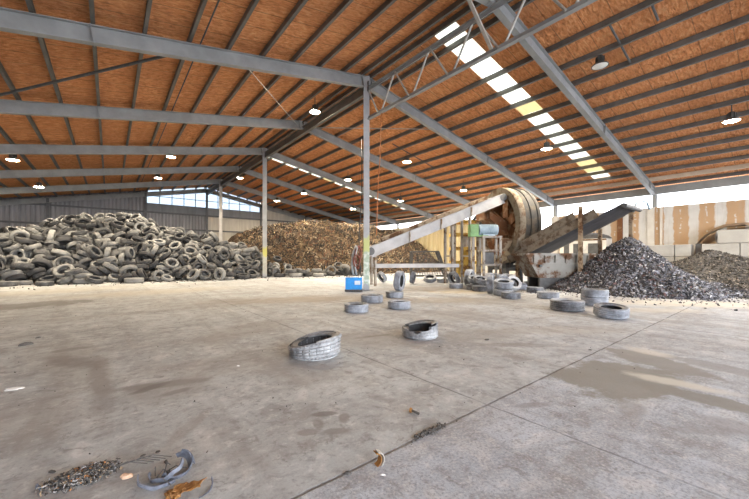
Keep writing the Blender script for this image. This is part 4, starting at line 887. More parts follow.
def chip_field(n,x0,x1,y0,y1,hf,s0,s1,seed,name,mat,label,dens=None,base=None,cat='rubber chips'):
    rs=random.Random(seed); mb=base or MB(); mb.m=[1]*len(mb.f); k=0; g=0
    while k<n and g<n*40:
        g+=1
        x,y=rs.uniform(x0,x1),rs.uniform(y0,y1); h=hf(x,y)
        if h<=-.01 or (dens and rs.random()>dens(x,y,h)): continue
        k+=1; s=rs.uniform(s0,s1); q=Quaternion((rs.gauss(0,1),rs.gauss(0,1),rs.gauss(0,1),rs.gauss(0,1))).normalized()
        c=V((x,y,h+s*.22)); a,b,d=s*rs.uniform(.5,1),s*rs.uniform(.35,.8),s*rs.uniform(.08,.25)
        P=[q@V((sx*a/2*rs.uniform(.7,1.1),sy*b/2*rs.uniform(.7,1.1),sz*d/2))+c for sz in(-1,1) for sx,sy in((-1,-1),(1,-1),(1,1),(-1,1))]
        mb.add(P,[(3,2,1,0),(4,5,6,7),(0,1,5,4),(1,2,6,5),(2,3,7,6),(3,0,4,7)])
    tag(mb.build(name,[M[mat],M['mound_dark']]),label,cat,None,'stuff')
chip_field(17000,14,21.4,-.2,8.6,pileh,.06,.15,3,'shredded_rubber_pile','chips','conical pile of grey, black and white shredded rubber under the discharge conveyor',None,PM1,'pile')
chip_field(9000,18.3,25.1,-3.2,7.2,pile2h,.05,.14,4,'rubber_crumb_pile','chips_dark','low dark pile of rubber crumb against the concrete blocks',None,PM2,'pile')
def flat0(x,y): return 0.0
def near_piles(x,y,h):
    if pileh(x,y)>-.05 or pile2h(x,y)>-.05: return 0
    d=min(abs(math.hypot(x-17.9,y-4.5)-3.2),abs(math.hypot((x-20.5)/1.0,(y-1.5)/.8)-3.6))
    return math.exp(-d*1.6)
chip_field(900,12.5,22,-3,9,flat0,.03,.09,8,'scattered_chips','chips','rubber chips strewn over the floor around the piles',near_piles)
def heapfoot(x,y,h):
    if y>lerp_pts(FT,x)-.1: return 0
    return math.exp(-abs(y-(lerp_pts(FT,x)-.9))*1.1)
chip_field(500,-6,20,18,25,flat0,.03,.11,9,'scattered_scraps','chips_dark','small dark scraps strewn along the foot of the heaps',heapfoot)
chip_field(420,-2,9,1.2,14,flat0,.006,.022,10,'floor_grit','chips_dark','tiny dark grit scattered over the concrete floor')
# ================================================================== MACHINERY
HD=V((.894,-.447,0)); SD=V((.447,.894,0))       # along / across the feed conveyor
F0=V((10.45,13.42,0))
def fc(s,z,o=0): p=F0+HD*s+SD*o; return V((p.x,p.y,z))
fz=lambda s:1.72+s*.402
t=thing('feed_conveyor','pale inclined feed conveyor rising from the near column to the big drum','conveyor',fc(0,0))
mb=MB()
for o in (-.5,.5): mb.sect(fc(-.15,fz(-.15),o),fc(7.2,fz(7.2),o),[(-.035,-.26),(.05,-.26),(.05,-.23),(.0,-.23),(.0,.23),(.05,.23),(.05,.26),(-.035,.26)] if o<0 else [(.035,-.26),(.035,.26),(-.05,.26),(-.05,.23),(0,.23),(0,-.23),(-.05,-.23),(-.05,-.26)])
mb.build('trough_side',M['conveyor_white'],t)
MB().sect(fc(-.1,fz(-.1)+.22),fc(7.25,fz(7.25)+.22),[(-.46,-.02),(.46,-.02),(.46,.02),(-.46,.02)]).build('belt',M['belt'],t)
MB().sect(fc(.6,fz(.6)+.38,.30),fc(6.6,fz(6.6)+.38,.30),[(-.20,-.10),(.20,-.10),(.20,.10),(-.20,.10)]).build('belt_guard',M['tan_rust'],t)
for s in (-.12,7.22):
    MB().tube([fc(s,fz(s)+.06,-.52),fc(s,fz(s)+.06,.52)],.20,18).build('end_roller',M['dark_steel'],t,auto=40)
mb=MB().box((0,0,0),(.05,.10,.60)); 
for s in (1.9,3.6,5.3): MB().bar(fc(s,fz(s)-.25,-.56),fc(s,fz(s)+.25,-.56),.05,.07).build('side_stiffener',M['frame_grey'],t)
for s in (.12,4.25,5.25):
    for o in (-.45,.45):
        MB().bar(fc(s,0,o),fc(s,fz(s)-.27,o),.11,.11,up=(1,0,0)).build('support_leg',M['frame_grey'],t)
    if s>4: MB().bar(fc(s,1.5,-.45),fc(s,1.5,.45),.07,.07).build('cross_tie',M['frame_grey'],t)
MB().bar(fc(.12,1.0,-.53),fc(4.6,1.0,-.53),.06,.18).build('lower_beam',M['conveyor_white'],t)
MB().bar(fc(.12,1.0,.53),fc(4.6,1.0,.53),.06,.18).build('lower_beam',M['conveyor_white'],t)
# drum machine
A=V((.89,-.456,0)).normalized(); RM=V((0,0,1)).rotation_difference(A).to_matrix()
C=V((17.42,10.58,3.22)); DR=2.12
t=thing('shredder_drum','huge dark drum with a pale rim and open rusty mouth','drum machine',(C.x,C.y,0))
MB().lathe([(DR-.10,0.30),(DR,.34),(DR,.62),(DR+.05,.64),(DR+.05,.74),(DR,.76),(DR,1.02),(DR+.05,1.04),(DR+.05,1.12),(DR,1.14),(DR,1.26),(DR-.12,1.36),(0,1.36)],56,C,RM).build('drum_shell',rusty('drum_paint',(.055,.053,.052),(.13,.11,.085),.36,.85,2.2),t,auto=40)
MB().lathe([(DR-.42,.0),(DR+.02,-.02),(DR+.06,.04),(DR+.06,.30),(DR,.34),(DR-.42,.30)],56,C,RM,True).build('mouth_ring',rusty('mouth_ring_paint',(.25,.21,.155),(.15,.085,.045),.40,.8,2.4),t,auto=40)
MB().lathe([(DR-.42,.20),(DR-.46,.7),(DR-.5,1.0),(0,1.0)],40,C,RM).build('drum_interior',M['rust_plate'],t,smooth=True)
Up=V((0,0,1)); Sd=Up.cross(A)
def dm(a,s,z): return C+A*a+Sd*s+Up*z
mb=MB()
for k in range(6):
    an=PI/6+k*PI/3; d=Sd*math.cos(an)+Up*math.sin(an); mb.bar(C+A*.55+d*.5,C+A*.55+d*1.62,.5,.08,up=A)
mb.build('lifter_plate',M['rust_plate'],t)
Rot=Matrix((A,Sd,Up)).transposed()
mb=MB(); mb.add([dm(-.9,-.75,.72),dm(-.9,.75,.72),dm(.25,.6,.2),dm(.25,-.6,.2),dm(-.9,-.75,.35),dm(-.9,.75,.35),dm(.25,.6,-.55),dm(.25,-.6,-.55)],[(4,5,1,0),(5,6,2,1),(6,7,3,2),(7,4,0,3),(7,6,5,4)])
mb.build('feed_hopper',M['rust_plate'],t)
pts=[dm(-.75,.95+.42*math.cos(b),.25+.42*math.sin(b)) for b in [i*PI/10 for i in range(2,17)]]
MB().tube(pts,.09,8).build('bent_pipe',M['dark_steel'],t,auto=50)
MB().box(dm(-.15,-1.25,-1.12),(1.1,.12,.75),Rot@Matrix.Rotation(.55,3,'X')).build('discharge_chute',M['tan_rust'],t)
mb=MB()
for a in (.30,1.15):
    for s in (-.45,1.3): mb.bar(dm(a,s,-C.z),dm(a,s*.95,-1.70),.22,.22,up=A)
    mb.bar(dm(a,-.5,-2.3),dm(a,1.4,-2.3),.2,.22)
for s in (-.45,1.3): mb.bar(dm(.2,s,-2.45),dm(1.25,s,-2.45),.18,.2)
mb.build('drum_cradle',M['dark_steel'],t)
for a in (.50,1.2):
    for s in (-.45,1.15): MB().tube([dm(a-.1,s,-2.22 if s<0 else -1.98),dm(a+.1,s,-2.22 if s<0 else -1.98)],.19,18).build('trunnion_roller',M['dark_steel'],t,auto=40)
# drive stand left of the drum
B=at(490,17.1)
rM=Matrix((RT,FW,Up)).transposed()
def st(x,y,z): return B+RT*x+FW*y+Up*z
t=thing('drive_stand','grey brown steel stand with shelves carrying a green gearbox and blue motor','stand',(B.x,B.y,0))
for x in (-.42,.42):
    for y in (-.3,.3): MB().bar(st(x,y,0),st(x,y,2.45),.11,.11,up=RT).build('post',M['frame_grey'],t)
for z in (1.05,1.78,2.47): MB().box(st(0,0,z),(.98,.75,.09),rM).build('shelf',M['frame_grey'],t)
MB().box(st(-.05,.15,1.40),(.5,.35,.60),rM).build('control_box',M['dark_steel'],t)
mb=MB().box(st(-.86,0,2.80),(.42,.45,.62),rM); mb.tube([st(-.86,-.28,2.85),st(-.86,.28,2.85)],.2,14); mb.box(st(-.60,0,2.52),(.9,.5,.06),rM); mb.build('gearbox',M['green'],t,auto=40)
mb=MB().tube([st(-.60,0,2.84),st(.35,0,2.84)],.27,18); 
for k in range(7): mb.tube([st(-.45+k*.11,0,2.84),st(-.41+k*.11,0,2.84)],.30,18)
mb.box(st(-.1,0,2.56),(.6,.4,.1),rM); mb.build('motor',M['pale_blue'],t,auto=40)
MB().bar(st(-.86,0,0),st(-.86,0,2.5),.12,.12,up=RT).build('post',M['frame_grey'],t)
# yellow frame behind
B2=at(464,22.0)
def s2(x,y,z): return B2+RT*x+FW*y+Up*z
t=thing('yellow_press','yellow rusty steel press frame standing behind the conveyor legs','press',(B2.x,B2.y,0))
for x in (-.75,.75):
    for y in (-.5,.5): MB().bar(s2(x,y,0),s2(x,y,4.0),.16,.16,up=RT).build('post',M['frame_grey'],t)
for z in (1.1,2.0,2.9,3.75): MB().box(s2(0,0,z),(1.7,1.15,.20),rM).build('cross_beam',M['yellow_rust'],t)
mb=MB().box(s2(.05,0,.60),(1.1,.8,.9),rM); mb.tube([s2(.1,0,1.2),s2(.1,0,1.9)],.35,16); mb.build('press_body',M['yellow_rust'],t,auto=40)
MB().tube([s2(.1,0,2.1),s2(.1,0,2.85)],.18,14).build('ram',M['galv'],t,auto=40)
# hopper bin behind lower beam
B3=at(426,21.3)
def s3(x,y,z): return B3+RT*x+FW*y+Up*z
t=thing('mesh_hopper','open trapezoid wire hopper standing behind the lower conveyor beam','hopper',(B3.x,B3.y,0))
top=[(-.95,-.6),(.70,-.6),(.70,.6),(-.95,.6)]; bot=[(-.95,-.5),(1.35,-.5),(1.35,.5),(-.95,.5)]
mb=MB()
for (a,b) in zip(top,top[1:]+top[:1]): mb.bar(s3(*a,1.80),s3(*b,1.80),.06,.06)
for (a,b) in zip(bot,bot[1:]+bot[:1]): mb.bar(s3(*a,.25),s3(*b,.25),.07,.07)
for a,b in zip(top,bot): mb.bar(s3(*a,1.80),s3(*b,.0),.06,.06)
mb.build('frame',M['dark_steel'],t)
mb=MB()
for i in range(4):
    j=(i+1)%4
    for k in range(1,14):
        f=k/14; a=V((*top[i],1.8)).lerp(V((*top[j],1.8)),f); b=V((*bot[i],.25)).lerp(V((*bot[j],.25)),f); mb.bar(s3(*a),s3(*b),.014,.014)
    for k in range(1,9):
        f=k/9; a=V((*top[i],1.8)).lerp(V((*bot[i],.25)),f); b=V((*top[j],1.8)).lerp(V((*bot[j],.25)),f); mb.bar(s3(*a),s3(*b),.014,.014)
mb.build('wire_mesh',M['dark_steel'],t)
# discharge conveyor
M['conv_side']=rusty('conveyor_side_rust',(.23,.19,.145),(.14,.095,.06),.45,.6,3.5)
t=thing('discharge_conveyor','inclined discharge conveyor with dark belt and rusty sides over the shredded pile','conveyor',(17.3,7.5,0))
def dz(y): return .60+(10.4-y)*.506
XA,XB=16.60,18.90
MB().sect((17.75,9.0,dz(9.0)),(17.75,4.35,dz(4.35)),[(-1.1,.0),(-.6,-.06),(.6,-.06),(1.1,.0),(1.1,.05),(-1.1,.05)]).build('belt_tray',M['belt'],t)
def side(x,y0,y1,lo,hi,nm,mt,th=.05):
    mb=MB(); ch=V((0,-1,.506)).normalized(); n=V((0,.506,1)).normalized()
    a=V((x,y0,dz(y0))); b=V((x,y1,dz(y1)))
    P=[p+n*h+V((dx,0,0)) for dx in (-th/2,th/2) for p,h in ((a,lo),(b,lo),(b,hi),(a,hi))]
    mb.add(P,[(3,2,1,0),(4,5,6,7),(0,1,5,4),(1,2,6,5),(2,3,7,6),(3,0,4,7)])
    # flanges
    for h in (lo,hi): mb.bar(a+n*h,b+n*h,.10,.05)
    return mb.build(nm,M[mt],t)
side(XA,9.35,5.25,.02,.37,'side_channel','conv_side'); side(XA-.03,8.5,5.95,.40,.68,'side_guard','conv_side')
side(XB,9.35,4.9,.02,.26,'side_channel','conv_side'); side(XB,8.9,5.9,.34,.6,'side_guard','conv_side')
for y in (8.98,4.35): MB().tube([(XA+.05,y,dz(y)-.07),(XB-.05,y,dz(y)-.07)],.10,16).build('end_pulley',M['dark_steel'],t,auto=40)
for x,y,z1 in ((XA-.12,5.92,dz(5.92)+.85),(XB+.1,5.95,dz(5.95)),(XB-.1,4.65,dz(4.65)),(XA+.15,9.0,dz(9.0)-.06),(XB-.1,9.0,dz(9.0)-.06)):
    MB().ibeam((x,y,0),(x,y,z1),.15,.15,.02,.02,up=(1,0,0)).build('support_leg',M['tan_rust'],t)
MB().tube([(18.75,4.55,3.5),(18.75,4.45,3.9),(18.85,4.25,4.0),(19.0,4.1,3.9),(19.1,4.05,3.6)],.05,8).build('bent_pipe',M['pale_blue'],t,smooth=True)
# skip
sk=at(552,15.85); ux=V((.80,-.60,0)).normalized(); uy=V((.60,.80,0)).normalized()
def ks(x,y,z): return sk+ux*x+uy*y+Up*z
t=thing('waste_skip','rust streaked pale steel skip with sloping ends beside the shredded pile','skip',(sk.x,sk.y,0))
zt,zb_=1.57,.50; ht,hb=1.60,.98; wt,wb=.72,.64
mb=MB()
o=[ks(-hb,-wb,zb_),ks(hb,-wb,zb_),ks(hb,wb,zb_),ks(-hb,wb,zb_),ks(-ht,-wt,zt),ks(ht,-wt,zt),ks(ht,wt,zt),ks(-ht,wt,zt)]
q=.05
n=[ks(-hb,-wb+q,zb_+q),ks(hb,-wb+q,zb_+q),ks(hb,wb-q,zb_+q),ks(-hb,wb-q,zb_+q),ks(-ht+q,-wt+q,zt),ks(ht-q,-wt+q,zt),ks(ht-q,wt-q,zt),ks(-ht+q,wt-q,zt)]
mb.add(o+n,[(3,2,1,0),(0,1,5,4),(1,2,6,5),(2,3,7,6),(3,0,4,7),(8,9,10,11),(12,13,9,8),(13,14,10,9),(14,15,11,10),(15,12,8,11),(4,5,13,12),(5,6,14,13),(6,7,15,14),(7,4,12,15)])
mb.build('hull',M['skip'],t)
mb=MB()
for a,b in (((-ht,-wt),(ht,-wt)),((ht,-wt),(ht,wt)),((ht,wt),(-ht,wt)),((-ht,wt),(-ht,-wt))): mb.bar(ks(*a,zt),ks(*b,zt),.10,.10)
mb.bar(ks(-ht+.16,-wt-.01,zt-.42),ks(ht-.16,-wt-.01,zt-.42),.06,.07); mb.build('rim',M['skip'],t)
for x in (-1.25,-.75,-.25,.25,.75,1.25): MB().bar(ks(x,-wt-.035,zt-.03),ks(x*.97,-wt+.02,zt-.42),.08,.06,up=ux).build('side_rib',M['skip'],t)
for x in (-1.0,1.0):
    for y in (-1,1): MB().tube([ks(x*.95,y*(wt-.06),1.05),ks(x*.95,y*(wt+.09),1.05)],.06,10).build('lifting_lug',M['dark_steel'],t)
for y in (-.5,.5): MB().box(ks(0,y,.25),(1.8,.16,.50),Matrix((ux,uy,Up)).transposed()).build('skid',M['dark_steel'],t)
# pale cabinet by the wall
t=thing('plant_cabinet','pale steel cabinet with dark openings and a dark domed lid by the right wall','cabinet',(26.1,9.1,0))
MB().box((26.15,9.1,1.35),(1.1,2.9,2.7)).build('housing',M['white_panel'],t)
for y,w in ((8.35,.75),(9.35,.6),(10.1,.35)): MB().box((25.59,y,1.95),(.04,w,.85)).build('opening_panel',M['dark_steel'],t)
MB().tube([(25.55,9.0,2.1),(25.50,9.0,2.1)],.16,14).build('gauge',M['white_panel'],t)
MB().lathe([(.0,.42),(.5,.36),(.95,.18),(1.15,0)],24,(26.1,8.6,2.7),Matrix.Diagonal((.45,1,1))).build('lid',M['dark_steel'],t,smooth=True)
MB().box((25.58,9.1,2.62),(.06,2.9,.1)).build('top_rail',M['tan_rust'],t)
# ------------------------------------------------------------------ concrete blocks
def blk(y0,y1,row,label):
    z0=row*.72; c=.035; a,b=.415,.355
    pts=[(-a+c,-b),(a-c,-b),(a,-b+c),(a,b-c),(a-c,b),(-a+c,b),(-a,b-c),(-a,-b+c)]
    mb=MB().sect((25.62,y1+.008,z0+.36),(25.62,y0-.008,z0+.36),pts)
    tag(mb.build('concrete_block',M['block']),label,'concrete block','stacked concrete blocks along the right wall')
RW=['bottom row','second row','third row','top row']
for r in range(3):
    for k,(a,b) in enumerate(((5.62,4.22),(4.2,3.52))):
        blk(a,b,r,'%s concrete block in the %s of the short stack beside the grey pile'%(['long','short'][k],RW[r]))
    for k in range(4):
        a=3.1-1.42*k; blk(a,a-1.4,r,'concrete block, %s from the gap, %s of the long block wall'%(ORD[k+1],RW[r]))
for k in range(3):
    a=2.5-1.42*k; blk(a,a-1.4,3,'pale top row concrete block before the earth mound, %s from the open end'%ORD[k+1])
struct(MB().box((25.9,3.31,1.1),(.22,.22,2.2)),'trim_post',M['girt'],'dark upright post in the gap between the block stacks','post')
def earthh(x,y):
    h=lerp_pts([(-3.2,2.4),(-1,2.9),(.5,3.1),(1.6,3.32),(2.4,3.25),(3.0,2.9),(3.45,2.3),(3.8,0),(4,-.1)],y) 
    return max(-.1,h-abs(x-26.55)*.35+noise.noise(V((x*2,y*2,3)))*.1)
tag(hfield(26.06,27.0,-3.2,3.8,12,60,earthh).build('earth_mound',M['earth'],smooth=True),'brown earth mound heaped behind the concrete block wall','mound',None,'stuff')
# ------------------------------------------------------------------ by the near column
bp=at(354,14.05)
def bb(x,y,z): return bp+RT*x+FW*y+Up*z
t=thing('tool_box','bright blue steel box standing at the foot of the near column','box',(bp.x,bp.y,0))
MB().box(bb(0,0,.06),(.74,.52,.08),rM).build('skid_base',M['dark_steel'],t)
mb=MB().box(bb(0,0,.33),(.68,.46,.46),rM); mb.build('housing',M['blue'],t)
lid_=MB().box(bb(0,0,.575),(.70,.48,.03),rM).build('lid',M['blue'],t)
MB().box(bb(.16,-.235,.38),(.24,.012,.17),rM).build('label_plate',M['white_label'],t)
MB().tube([bb(-.2,-.1,.59),bb(-.2,-.1,.68),bb(.2,-.1,.68),bb(.2,-.1,.59)],.015,6).build('carry_handle',M['dark_steel'],lid_)
def curl(c,rx,rz_,turns,r,n=26,dep=.03):
    return [c+RT*(rx*math.cos(a)*(1+.06*math.sin(3*a)))+Up*(rz_*math.sin(a))+FW*(dep*math.sin(a*1.7)) for a in [2*PI*turns*i/n-1 for i in range(n+1)]]
hc=at(361.5,14.32)
mb=MB()
for k in range(4): mb.tube(curl(hc+Up*(1.66-k*.13)+FW*(.03-.06*k)-RT*(.11+.03*k),.10+.03*(k%2),.26+.10*(k%3),1.0,.033,dep=.06),.033,7)
tag(mb.build('hose_coil',M['hose_red'],smooth=True),'dark red hose loops hanging on the near column above the blue box','hose')
mb=MB().tube([hc+Up*1.95-RT*.22,hc+Up*1.6-RT*.36,hc+Up*1.1-RT*.42,hc+Up*.72-RT*.36,hc+Up*.62-RT*.30],.045,8)
mb.tube([hc+Up*1.9-RT*.18-FW*.1,hc+Up*1.3-RT*.30-FW*.1,hc+Up*.9-RT*.25-FW*.1,hc+Up*.64-RT*.2-FW*.1],.04,8)
tag(mb.build('grey_hose',M['hose_grey'],smooth=True),'grey hoses drooping from the near column into the blue box','hose')
cc=V((XR,FR[4],0))-RT*.20-FW*.06
tag(MB().tube([cc+Up*z-RT*(.12*math.sin(min(1,max(0,(3.9-z)/3.6))*PI)) for z in (6.6,5.5,4.5,3.9,3.2,2.4,1.6,.9,.4,.05)],.022,6).build('power_cable',M['cable_black'],smooth=True),'black cable hanging down the side of the near column','cable')
rc=at(379,13.7)
tag(MB().tube([V((XR,FR[4]-1.02,7.42)),V((rc.x*.5+XR*.5,rc.y*.5+.5*(FR[4]-1.02),5.6)),at(378.3,13.75,4.6),at(377,13.8,3.2),at(376.5,13.8,2.35)],.017,6).build('hanging_cable',M['cable_orange'],smooth=True),'thin orange cable hanging from the ridge truss beside the near column','cable')
# ================================================================== SCRAPS IN THE FOREGROUND
def arcband(mb,c,R,w,th,a0,a1,q,n=14,wav=0):
    vs=[]
    for i in range(n+1):
        a=a0+(a1-a0)*i/n; z0=wav*math.sin(i*1.3)
        for r_,z in ((R-th,-w/2),(R+th,-w/2+wav*.3),(R+th*.6,w/2),(R-th,w/2)): vs.append(q@V((r_*math.cos(a),r_*math.sin(a),z+z0))+V(c))
    mb.add(vs,[(0,1,2,3),(4*n+3,4*n+2,4*n+1,4*n)]+[(4*i+j,4*i+4+j,4*i+4+(j+1)%4,4*i+(j+1)%4) for i in range(n) for j in range(4)])
def Q(x,y,z): 
    from mathutils import Euler
    return Euler((x,y,z)).to_quaternion()
M['scrap_blue']=simple('blue_grey_rubber',(.20,.22,.27),(.085,.095,.12),.45,0,14)
M['scrap_mix']=m_chips('mixed_scrap',[(0,(.045,.043,.042)),(.3,(.12,.11,.10)),(.55,(.22,.195,.16)),(.76,(.33,.32,.31)),(.90,(.38,.28,.18)),(.96,(.48,.22,.08))],.8)
ga=gd(84,477)
t=thing('shredded_tyre_scrap','flattened clump of grey brown shredded scrap lying on the front floor','scrap',(ga.x,ga.y,0))
rs=random.Random(21); mb=MB()
for i in range(1900):
    u,v=rs.gauss(0,.42),rs.gauss(0,.40)
    if u*u+v*v>1: continue
    c=ga+RT*(u*.185+v*.02)+FW*(v*.165+u*.05)+Up*(.006+.026*(1-u*u-v*v)*rs.random())
    s=rs.uniform(.005,.023); q=Quaternion((rs.gauss(0,1),rs.gauss(0,1),rs.gauss(0,1),rs.gauss(0,1))).normalized()
    if rs.random()<.5: arcband(mb,c,s*1.2,s*.35,.003,0,rs.uniform(.6,1.6),q,4)
    else: mb.box(c,(s,s*rs.uniform(.3,.8),s*.18),q.to_matrix())
tag(mb.build('scrap_fragments',M['scrap_mix'],t),None,None,None,'stuff')
mb=MB()
arcband(mb,ga+RT*.02+FW*.16+Up*.016,.28,.030,.006,-1.75,-.55,Q(.25,.1,-AZ),12,.004)
mb.build('rubber_strip',M['scrap_blue'],t)
mb=MB(); arcband(mb,ga-RT*.15-FW*.02+Up*.012,.10,.024,.006,-2.3,-.9,Q(.1,.1,-AZ),8,.003); mb.build('rubber_strip',M['scrap_blue'],t)
mb=MB()
for k in range(5): mb.tube([ga+RT*(.12+.02*k)+FW*(.04+.02*k)+Up*.02,ga+RT*(.22+.03*k)+FW*(.09+.02*k)+Up*.045,ga+RT*(.33+.03*k)+FW*(.13+.02*k)+Up*.008],.003,5)
mb.build('wire_strand',M['dark_steel'],t)
gb=gd(168,475)
t=thing('torn_tyre_strip','crumpled blue grey torn tyre strips curling beside rusty sheet scraps','scrap',(gb.x,gb.y,0))
mb=MB()
arcband(mb,gb+RT*.03+FW*.03+Up*.045,.095,.075,.005,-2.2,1.5,Q(.5,.35,-AZ+.4),18,.006)
arcband(mb,gb-RT*.01+FW*.0+Up*.05,.10,.03,.005,-2.9,.4,Q(.25,-.2,-AZ),16,.006)
arcband(mb,gb-RT*.03-FW*.02+Up*.03,.13,.022,.005,-2.8,-.4,Q(.1,.1,-AZ),14,.003)
arcband(mb,gb+RT*.05+FW*.06+Up*.03,.08,.05,.004,.3,2.4,Q(.6,.1,-AZ),10,.004)
mb.build('rubber_curl',M['scrap_blue'],t,auto=40)
mb=MB()
for k in range(7):
    a=rs.uniform(0,6); p0=gb+RT*rs.uniform(-.10,.08)+FW*rs.uniform(-.08,.04)
    mb.tube([p0+Up*.01,p0+RT*.05*math.cos(a)+FW*.04*math.sin(a)+Up*rs.uniform(.03,.07),p0+RT*.12*math.cos(a)+FW*.09*math.sin(a)+Up*.01],.004,5)
mb.build('wire_strand',M['dark_steel'],t)
M['rust_orange']=simple('orange_rust',(.40,.20,.055),(.24,.11,.035),.8,0,12)
gc=gd(187,490)
t=thing('rusty_sheet','bent orange rusty sheet scrap with grey edge at the bottom of the floor','scrap',(gc.x,gc.y,0))
mb=MB(); n=8
vs=[]
for i in range(n+1):
    f=i/n
    for j in range(4):
        g=j/3
        vs.append(gc+RT*(-.08+.17*f+.01*math.sin(j*2.1+i))+FW*(-.06+.11*g*(1-.3*f)+.03*f)+Up*(.004+.035*f*f+.012*math.sin(i*1.1+j*.9)**2))
mb.add(vs,[(i*4+j,(i+1)*4+j,(i+1)*4+j+1,i*4+j+1) for i in range(n) for j in range(3)])
o=mb.build('sheet',M['rust_orange'],t); md=o.modifiers.new('s','SOLIDIFY'); md.thickness=.004
mb=MB(); arcband(mb,gc+RT*.06+FW*.0+Up*.03,.09,.02,.004,-.9,.9,Q(.3,.3,-AZ),8); mb.build('edge_strip',M['scrap_blue'],t)
gd2=gd(172,497)
mb=MB()
for k in range(26):
    c=gd2+RT*rs.uniform(-.07,.06)+FW*rs.uniform(-.035,.05)+Up*rs.uniform(.005,.022); s=rs.uniform(.012,.04)
    q=Quaternion((rs.gauss(0,1),rs.gauss(0,1),rs.gauss(0,1),rs.gauss(0,1))).normalized(); mb.box(c,(s,s*.6,s*.15),q.to_matrix())
tag(mb.build('rust_flakes',M['rust_orange']),'orange rust flakes scattered below the torn tyre strips','flakes',None,'stuff')
def blobby(name,g,w,d,h,mat,label,cat,seed,n=10,rz_=0):
    rs=random.Random(seed); mb=MB(); pr=[(1,0),(1,.35),(.75,.8),(.0,1)]
    mb.lathe(pr,n); R=Matrix.Rotation(rz_,3,'Z'); R2=Matrix((RT,FW,Up)).transposed()
    rr_=[rs.uniform(.62,1.15) for _ in range(n)]
    vs=[]
    for i in range(n):
        for j in range(4):
            x,y,z=mb.v[i*4+j]; k=rr_[i]; vs.append(R2@(R@V((x*k*w/2,y*k*d/2,z*h*(.7+.3*k))))+g)
    mb.v=vs; mb.f=mb.f+[tuple(i*4 for i in range(n))[::-1]]; mb.m=[0]*len(mb.f)
    return tag(mb.build(name,M[mat],None,False,tuple(g)),label,cat)
M['peach']=simple('peach_fragment',(.75,.53,.38),(.60,.40,.27),.7,0,30)
M['paper']=simple('white_paper',(.82,.82,.80),(.72,.72,.70),.7,0,10)
M['cracked_dark']=simple('dark_crumb',(.06,.055,.05),(.11,.10,.09),.9,0,20)
blobby('foam_fragment',gd(126,477),.075,.055,.022,'peach','pale peach foam fragment between the two scrap clumps','fragment',2,11)
blobby('paper_scrap',gd(14,389),.19,.10,.012,'paper','crumpled white paper scrap alone on the floor near the edge','paper',5,12,.3)
blobby('white_chip',gd(383,475),.045,.02,.008,'paper','tiny white chip beside the rusty pipe offcut','chip',7,8)
blobby('white_flake',gd(238,366),.05,.03,.008,'paper','small white flake on the floor behind the front scraps','chip',9,8)
blobby('dark_lump',gd(348,474),.06,.03,.02,'cracked_dark','dark lump in the joint left of the rusty pipe offcut','lump',11,9)
for k,(x,y,w,lb) in enumerate(((52,472,.06,'dark rubber crumb left of the flattened clump'),(158,452,.05,'dark rubber crumb behind the torn strips, nearer the clump'),(143,456,.045,'dark rubber crumb above the peach fragment'),(166,462,.05,'olive leaf-like crumb touching the torn strips'),(590,350,.05,'small dark crumb beside the wet patch, toward the tyres'),(487,340,.10,'dark flat scrap on the floor right of the ripped tyre'),(25,345,.20,'dark scrap far left on the open floor'),(38,338,.10,'small dark scrap beside the far left floor scrap'))):
    blobby('floor_crumb',gd(x,y),w,w*.5,w*.22,'cracked_dark',lb,'crumb',30+k,9,k*.7)
gp=gd(376,466)
t=thing('pipe_offcut','short curved rusty pipe offcut standing on edge on the floor joint','pipe piece',(gp.x,gp.y,0))
mb=MB(); arcband(mb,gp+Up*.045+RT*.0,.055,.045,.0035,-1.3,1.45,Q(0,0,-AZ+.0)@Q(PI/2,0,0)@Q(0,.5,0),14); mb.build('shell',M['galv'],t,auto=40)
mb=MB(); arcband(mb,gp+Up*.045-RT*.012,.048,.046,.003,-1.3,1.45,Q(0,0,-AZ)@Q(PI/2,0,0)@Q(0,.5,0),14); mb.build('rusty_inside',M['rust_orange'],t,auto=40)
gs=gd(415,414)
t=thing('rusty_bolt','small rusty bolt lying on the floor before the ripped tyre','bolt',(gs.x,gs.y,0))
MB().tube([gs-RT*.03+FW*.03+Up*.02,gs+RT*.035-FW*.02+Up*.012],.011,8).build('shank',M['cracked_dark'],t)
MB().tube([gs-RT*.045+FW*.036+Up*.022,gs-RT*.026+FW*.028+Up*.02],.022,6).build('head',M['rust_orange'],t)
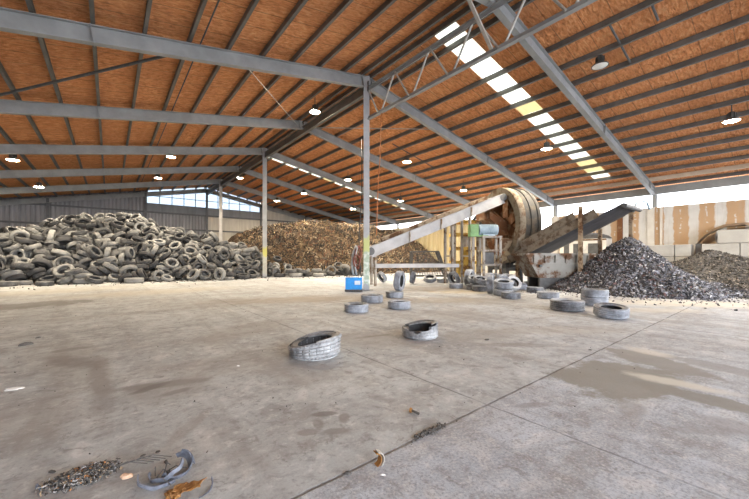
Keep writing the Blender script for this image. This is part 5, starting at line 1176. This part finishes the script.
# grit packed in the joint
rs=random.Random(77); mb=MB()
for k in range(160):
    x=1.88+rs.gauss(0,.10); c=V((x,1.87+rs.gauss(0,.014),.004+rs.random()*.012)); x2=gd(431,434); c.x=x2.x+rs.gauss(0,.085); s=rs.uniform(.006,.022)
    q=Quaternion((rs.gauss(0,1),rs.gauss(0,1),rs.gauss(0,1),rs.gauss(0,1))).normalized(); mb.box(c,(s,s*.7,s*.5),q.to_matrix())
tag(mb.build('joint_grit',M['cracked_dark']),'dark grit clump packed in the floor joint','grit',None,'stuff')
# ================================================================== LIGHT AND CAMERA
w=bpy.data.worlds.new('daylight'); SC.world=w; w.use_nodes=True
nt=w.node_tree; bg=nt.nodes['Background']; tc=nt.nodes.new('ShaderNodeTexCoord'); sx=nt.nodes.new('ShaderNodeSeparateXYZ'); rp=nt.nodes.new('ShaderNodeValToRGB')
nt.links.new(tc.outputs['Generated'],sx.inputs[0]); nt.links.new(sx.outputs[2],rp.inputs[0]); nt.links.new(rp.outputs[0],bg.inputs[0])
e=rp.color_ramp.elements; e[0].position=0; e[0].color=(.96,.97,1,1); e[1].position=.8; e[1].color=(.70,.82,1,1)
bg.inputs[1].default_value=SKY_W
def portal(loc,rot,sx_,sy_):
    L=bpy.data.lights.new('sky_portal','AREA'); L.shape='RECTANGLE'; L.size=sx_; L.size_y=sy_; L.cycles.is_portal=True
    o=bpy.data.objects.new('sky_portal',L); COL.objects.link(o); o.location=loc; o.rotation_euler=rot
portal(((XW+XE)/2,YB,4.6),(PI/2,0,0),XE-XW,9.2)
portal((XE+.1,(YB-.4)/2-.2,2.8),(0,PI/2,0),5.4,-YB-.4)
portal((XE+.1,15,5.0),(0,PI/2,0),.9,30)
cd=bpy.data.cameras.new('camera'); cd.sensor_width=36; cd.lens=FPX/749*36; cd.shift_y=7.5/749; cd.clip_end=600
co=bpy.data.objects.new('camera',cd); COL.objects.link(co); co.location=(0,0,HC); co.rotation_euler=(PI/2,0,-AZ); SC.camera=co
vs_=SC.view_settings; vs_.view_transform='Standard'; vs_.look='None'; vs_.gamma=1; vs_.use_curve_mapping=False; vs_.exposure=EXPO
